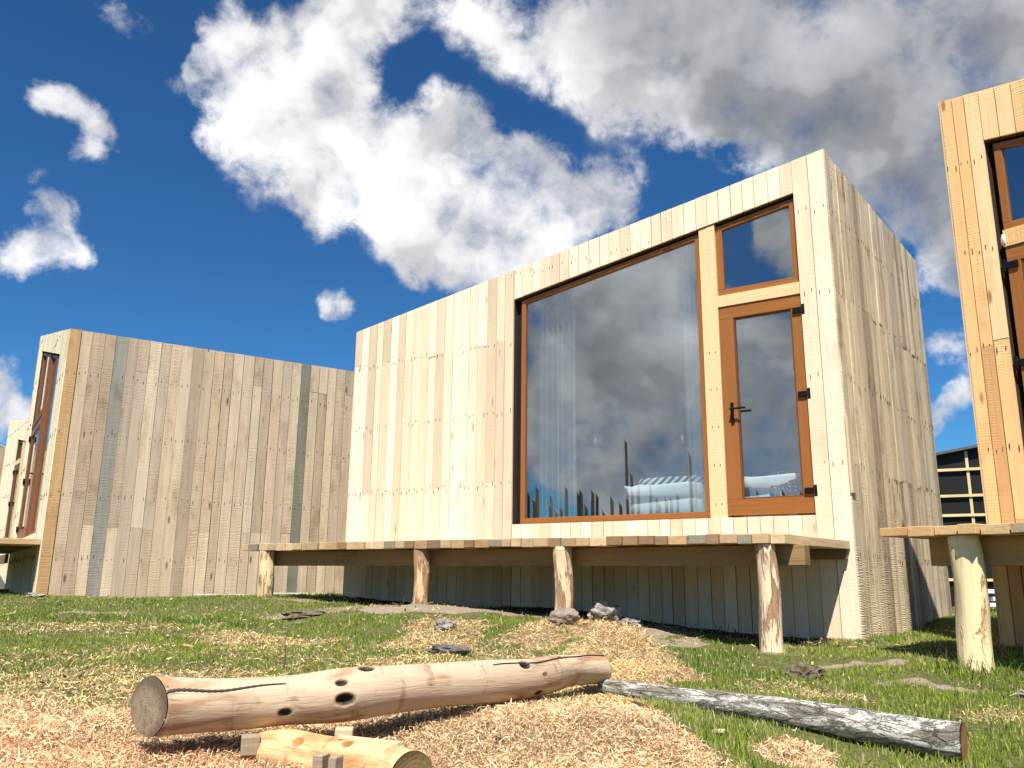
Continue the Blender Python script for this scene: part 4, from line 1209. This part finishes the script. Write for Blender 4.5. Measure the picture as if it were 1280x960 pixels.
# ------------------------------------------------------------------ stake fence mirrored in the window
def stake_fence():
    root = empty('stake_fence', (-9.7, 1.2, 0)); tag(root, 'fence of rough upright stakes of uneven height mirrored in the picture window', 'fence')
    A = Vector((-9.4, 6.6)); B = Vector((-5.2, -3.4)); n = 96; rr_ = random.Random(4)
    for k in range(n):
        t = (k + rr_.uniform(-.35, .35)) / n; p = A.lerp(B, t); h = rr_.choice((2.0, 2.3, 2.6, 2.8, 2.2, 2.4)) + rr_.uniform(-.3, .4)
        if k in (31, 44): h = 3.6 + .3 * (k == 31)
        w = rr_.uniform(.025, .075)
        mb = MB(); q_ = rr_.uniform(.5, 2.2); c = (.34 * q_, .25 * q_, .155 * q_)
        lean = rr_.uniform(-.06, .06); z0 = -.25
        mb.hexa([(p.x - w, p.y - .03, z0), (p.x + w * .6, p.y - .05, z0), (p.x + w, p.y + .04, z0), (p.x - w * .6, p.y + .04, z0),
                 (p.x - w * .5 + lean, p.y - .02, h), (p.x + w * .3 + lean, p.y - .03, h - .08), (p.x + w * .5 + lean, p.y + .03, h - .02), (p.x - w * .3 + lean, p.y + .03, h + .05)], c)
        attach(mb, 'stake', M['weathered'], root, Matrix.Identity(4), None)
stake_fence()

make_ground(); make_grass(); make_chips()

# ------------------------------------------------------------------ sky, sun, camera
CLOUDS=[(-0.3109,0.7667,0.5618,0.0451),
 (-0.2682,0.7971,0.541,0.0469),
 (-0.2213,0.7884,0.574,0.0412),
 (-0.1872,0.7823,0.5942,0.0446),
 (-0.2961,0.8166,0.4956,0.0426),
 (-0.2623,0.8416,0.4721,0.0575),
 (-0.2113,0.8437,0.4934,0.0577),
 (-0.2183,0.8692,0.4436,0.0454),
 (-0.1911,0.8163,0.5451,0.0388),
 (-0.3298,0.7815,0.5296,0.0223),
 (-0.1616,0.8787,0.4492,0.0626),
 (-0.1121,0.8784,0.4645,0.05),
 (-0.0755,0.8622,0.5009,0.0344),
 (-0.0348,0.8683,0.4948,0.0412),
 (-0.0717,0.9035,0.4225,0.0729),
 (-0.016,0.9131,0.4075,0.0737),
 (0.0538,0.9116,0.4076,0.0675),
 (0.1042,0.9028,0.4172,0.0471),
 (-0.0391,0.927,0.3731,0.0511),
 (0.0174,0.8812,0.4725,0.0335),
 (-0.0995,0.9145,0.3922,0.0434),
 (-0.0015,0.9326,0.3608,0.031),
 (-0.225,0.896,0.3828,0.0187),
 (-0.4598,0.7601,0.4592,0.0289),
 (-0.4768,0.7506,0.4575,0.0214),
 (-0.4348,0.7805,0.4492,0.0252),
 (-0.4218,0.7974,0.4316,0.0197),
 (-0.4353,0.8019,0.4093,0.0168),
 (-0.4867,0.7898,0.3733,0.0255),
 (-0.4791,0.8067,0.346,0.026),
 (-0.4996,0.8074,0.3138,0.0291),
 (-0.5168,0.8004,0.3039,0.0274),
 (-0.4681,0.8235,0.3205,0.0188),
 (-0.3936,0.7355,0.5515,0.0293),
 (-0.3487,0.7889,0.506,0.0225),
 (-0.2028,0.928,0.3126,0.0211),
 (-0.5131,0.8408,0.1726,0.0319),
 (-0.5299,0.8367,0.1387,0.0477),
 (-0.4815,0.8631,0.1522,0.0205),
 (-0.039,0.802,0.5961,0.0381),
 (0.0395,0.8063,0.5902,0.0536),
 (0.1016,0.8188,0.5651,0.0622),
 (0.1756,0.7889,0.5889,0.0824),
 (0.1735,0.835,0.5221,0.0595),
 (0.2582,0.7829,0.5661,0.1041),
 (0.2593,0.8313,0.4916,0.0592),
 (0.3157,0.8206,0.4764,0.0545),
 (0.3712,0.7562,0.5389,0.1221),
 (0.4764,0.7194,0.5054,0.1161),
 (0.3828,0.7986,0.4645,0.0834),
 (0.4537,0.7814,0.4284,0.0816),
 (0.4332,0.816,0.3827,0.0581),
 (0.4541,0.8262,0.3336,0.0431),
 (0.3727,0.8219,0.4308,0.0468),
 (0.5436,0.7389,0.398,0.1123),
 (0.4555,0.8562,0.244,0.0211),
 (0.4576,0.8739,0.1641,0.0199),
 (0.4793,0.8576,0.1867,0.0147),
 (0.5292,0.808,0.2588,0.0691),
 (-0.124,0.7827,0.61,0.0446),
 (-0.8625,-0.421,0.2809,0.0961),
 (-0.8264,-0.4661,0.3159,0.0786),
 (-0.8033,-0.5166,0.2963,0.0786),
 (-0.7699,-0.5297,0.356,0.0437),
 (-0.8708,-0.4458,0.2074,0.0786),
 (-0.8377,-0.5128,0.188,0.0874),
 (-0.7926,-0.5519,0.2591,0.0612),
 (-0.8137,-0.5615,0.1502,0.0524),
 (-0.7585,-0.6135,0.2199,0.0612),
 (-0.7286,-0.6365,0.253,0.0524),
 (-0.7659,-0.6257,0.148,0.0612),
 (-0.7409,-0.6512,0.1645,0.0524),
 (-0.6996,-0.615,0.3638,0.0297),
 (-0.7023,-0.6265,0.338,0.0192),
 (-0.8966,-0.4162,0.1516,0.0524),
 (-0.8749,-0.4683,0.1237,0.0524),
 (-0.8482,-0.5171,0.1142,0.0524),
 (-0.8195,-0.5635,0.1046,0.0524),
 (-0.8606,-0.5022,0.0849,0.0393),
 (-0.8272,-0.5566,0.0774,0.0393),
 (-0.7655,-0.6339,0.1103,0.0393),
 (-0.7433,-0.66,0.1094,0.0393),
 (-0.7001,-0.5955,0.394,0.0175),
 (-0.841,-0.4107,0.3521,0.0437),
 (-0.7461,-0.6073,0.2728,0.0437)]
SHADED=[(0.3723,0.7601,0.5325,0.1966),
 (0.4645,0.7689,0.4394,0.1282),
 (0.2406,0.7774,0.5811,0.1282),
 (0.462,0.8128,0.3548,0.047),
 (0.1247,0.7907,0.5994,0.0769),
 (0.2658,0.8212,0.5049,0.0684),
 (-0.841,-0.4733,0.262,0.0427),
 (-0.8436,-0.5153,0.1511,0.0342)]

def make_world():
    w = bpy.data.worlds.new('World'); scene.world = w; w.use_nodes = True
    class W: pass
    t = NT.__new__(NT); t.t = w.node_tree; t.t.nodes.clear(); t.n = t.t.nodes; t.l = t.t.links
    sky = t.new('ShaderNodeTexSky'); sky.sky_type = 'NISHITA'; sky.sun_disc = False
    sky.sun_elevation = R(SUN_EL); sky.sun_rotation = R(SUN_ROT); sky.altitude = 300; sky.air_density = 1.0; sky.dust_density = .25; sky.ozone_density = 3.0
    d = t.new('ShaderNodeTexCoord').outputs['Generated']
    d = t.vmath('NORMALIZE', d)
    def noisec(scale, detail, rough, off=(0, 0, 0), dist=0.0):
        n = t.new('ShaderNodeTexNoise'); n.inputs['Scale'].default_value = scale; n.inputs['Detail'].default_value = detail; n.inputs['Roughness'].default_value = rough; n.inputs['Distortion'].default_value = dist
        t.l.new(t.vmath('ADD', d, off), n.inputs['Vector']); return n
    wn = noisec(5.5, 3, .55)
    wp = t.vmath('ADD', d, t.vmath('SCALE', t.vmath('SUBTRACT', wn.outputs['Color'], (.5, .5, .5)), scale=.10))
    wn2 = noisec(22, 3, .6, (3, 1, 2))
    wp = t.vmath('ADD', wp, t.vmath('SCALE', t.vmath('SUBTRACT', wn2.outputs['Color'], (.5, .5, .5)), scale=.035))
    def field(L, soft):
        acc = None
        for x, y, z, r in L:
            q = t.rng(t.vmath('DISTANCE', wp, (x, y, z)), 0, r * soft, 1, 0, True)
            acc = q if acc is None else t.math('ADD', acc, q)
        return acc
    S = field(CLOUDS, 1.75)
    S = t.math('MINIMUM', S, 1.3)
    n1 = noisec(6.0, 12, .62, (0, 0, 0), .15).outputs['Fac']
    n2 = noisec(19, 11, .66, (5, 2, 1), .30).outputs['Fac']
    n1b = noisec(6.0, 4, .55, (-.010, -.028, .034)).outputs['Fac']
    n1a = noisec(6.0, 4, .55).outputs['Fac']
    e = t.math('ADD', t.math('MULTIPLY', t.math('SUBTRACT', n1, .52), 5.2), t.math('MULTIPLY', t.math('SUBTRACT', n2, .5), 3.0))
    # ragged, thinning edges; solid towards the middle of each cloud
    dens = t.math('ADD', S, t.math('MULTIPLY', e, t.rng(S, .9, 1.25, 1.0, .62)))
    dens = t.math('MULTIPLY', dens, t.rng(S, .02, .50, 0, 1, True))
    alpha = t.math('POWER', t.rng(dens, .10, 1.45, 0, 1, True), 1.0)
    relief = t.math('MULTIPLY', t.math('SUBTRACT', n1a, n1b), 3.2)
    fine = t.math('MULTIPLY', t.math('SUBTRACT', n2, .5), .60)
    lobe = noisec(4.0, 5, .5, (9, 9, 9)).outputs['Fac']
    DK_ = t.math('MINIMUM', field(SHADED, 1.4), 1.0)
    shade = t.math('MULTIPLY', DK_, t.rng(t.math('ADD', S, t.math('MULTIPLY', t.math('SUBTRACT', lobe, .5), 1.2)), .55, 1.25, .1, 1, True))
    br = t.math('ADD', t.math('ADD', .80, t.math('MULTIPLY', relief, 1.25)), fine)
    br = t.math('ADD', br, t.math('MULTIPLY', t.math('SUBTRACT', lobe, .5), .6))
    br = t.math('SUBTRACT', br, t.math('MULTIPLY', t.math('POWER', t.math('MAXIMUM', t.math('SUBTRACT', br, .8), 0.0), 1.0), .55))
    br = t.math('MAXIMUM', br, t.math('ADD', .50, t.math('MULTIPLY', br, .25)))
    br = t.math('MULTIPLY', br, t.math('SUBTRACT', 1.0, t.math('MULTIPLY', shade, .50)))
    br = t.math('MAXIMUM', br, .06)
    white = t.mix(t.rng(br, .2, .8), (.90, .95, 1.04), (1.0, 1.0, 1.02))
    cc = t.scalecol(white, t.math('MULTIPLY', br, CLOUD_L))
    # deepen the blue a little as the clear mountain air does
    g = t.new('ShaderNodeGamma'); g.inputs[1].default_value = 1.18
    t.l.new(sky.outputs[0], g.inputs[0])
    sk = t.mix(1.0, g.outputs[0], SKY_TINT, 'MULTIPLY')
    c = t.mix(alpha, sk, cc)
    bg = t.new('ShaderNodeBackground'); bg.inputs['Strength'].default_value = SKY_S; t.l.new(c, bg.inputs['Color'])
    o = t.new('ShaderNodeOutputWorld'); t.l.new(bg.outputs[0], o.inputs['Surface'])
    w.cycles.sampling_method = 'MANUAL'; w.cycles.sample_map_resolution = 512
SUN_EL = 59.0; SUN_AZ = 188.0; SUN_ROT = 188.0; SKY_S = .10; CLOUD_L = 6.5; SKY_TINT = (.17, .375, .50)
make_world()
s = bpy.data.lights.new('sun', 'SUN'); s.energy = 5.0; s.angle = R(.53); s.color = (1.0, .945, .86)
so = bpy.data.objects.new('sun', s); col.objects.link(so)
sd = Vector((math.sin(R(SUN_AZ)) * math.cos(R(SUN_EL)), math.cos(R(SUN_AZ)) * math.cos(R(SUN_EL)), math.sin(R(SUN_EL))))
so.rotation_euler = (-sd).to_track_quat('-Z', 'Y').to_euler(); so.location = sd * 40

cam = bpy.data.cameras.new('camera'); co = bpy.data.objects.new('camera', cam); col.objects.link(co); scene.camera = co
cam.sensor_width = 36; cam.sensor_fit = 'HORIZONTAL'; cam.lens = 1053.13 / 1280 * 36; cam.clip_start = .05; cam.clip_end = 3000
p = R(13.045); r = R(.599)
Fv = Vector((0, math.cos(p), math.sin(p))); Uv = Vector((0, -math.sin(p), math.cos(p))); Rv = Vector((1, 0, 0))
R2 = Rv * math.cos(r) + Uv * math.sin(r); U2_ = -Rv * math.sin(r) + Uv * math.cos(r)
m = Matrix.Identity(4)
for i in range(3): m[i][0] = R2[i]; m[i][1] = U2_[i]; m[i][2] = -Fv[i]
m[2][3] = .70
co.matrix_world = m
scene.render.resolution_x = 1024; scene.render.resolution_y = 768
scene.render.engine = 'CYCLES'
scene.cycles.max_bounces = 8; scene.cycles.transparent_max_bounces = 12
scene.view_settings.view_transform = 'Standard'; scene.view_settings.look = 'None'
scene.view_settings.exposure = .72; scene.view_settings.gamma = 1
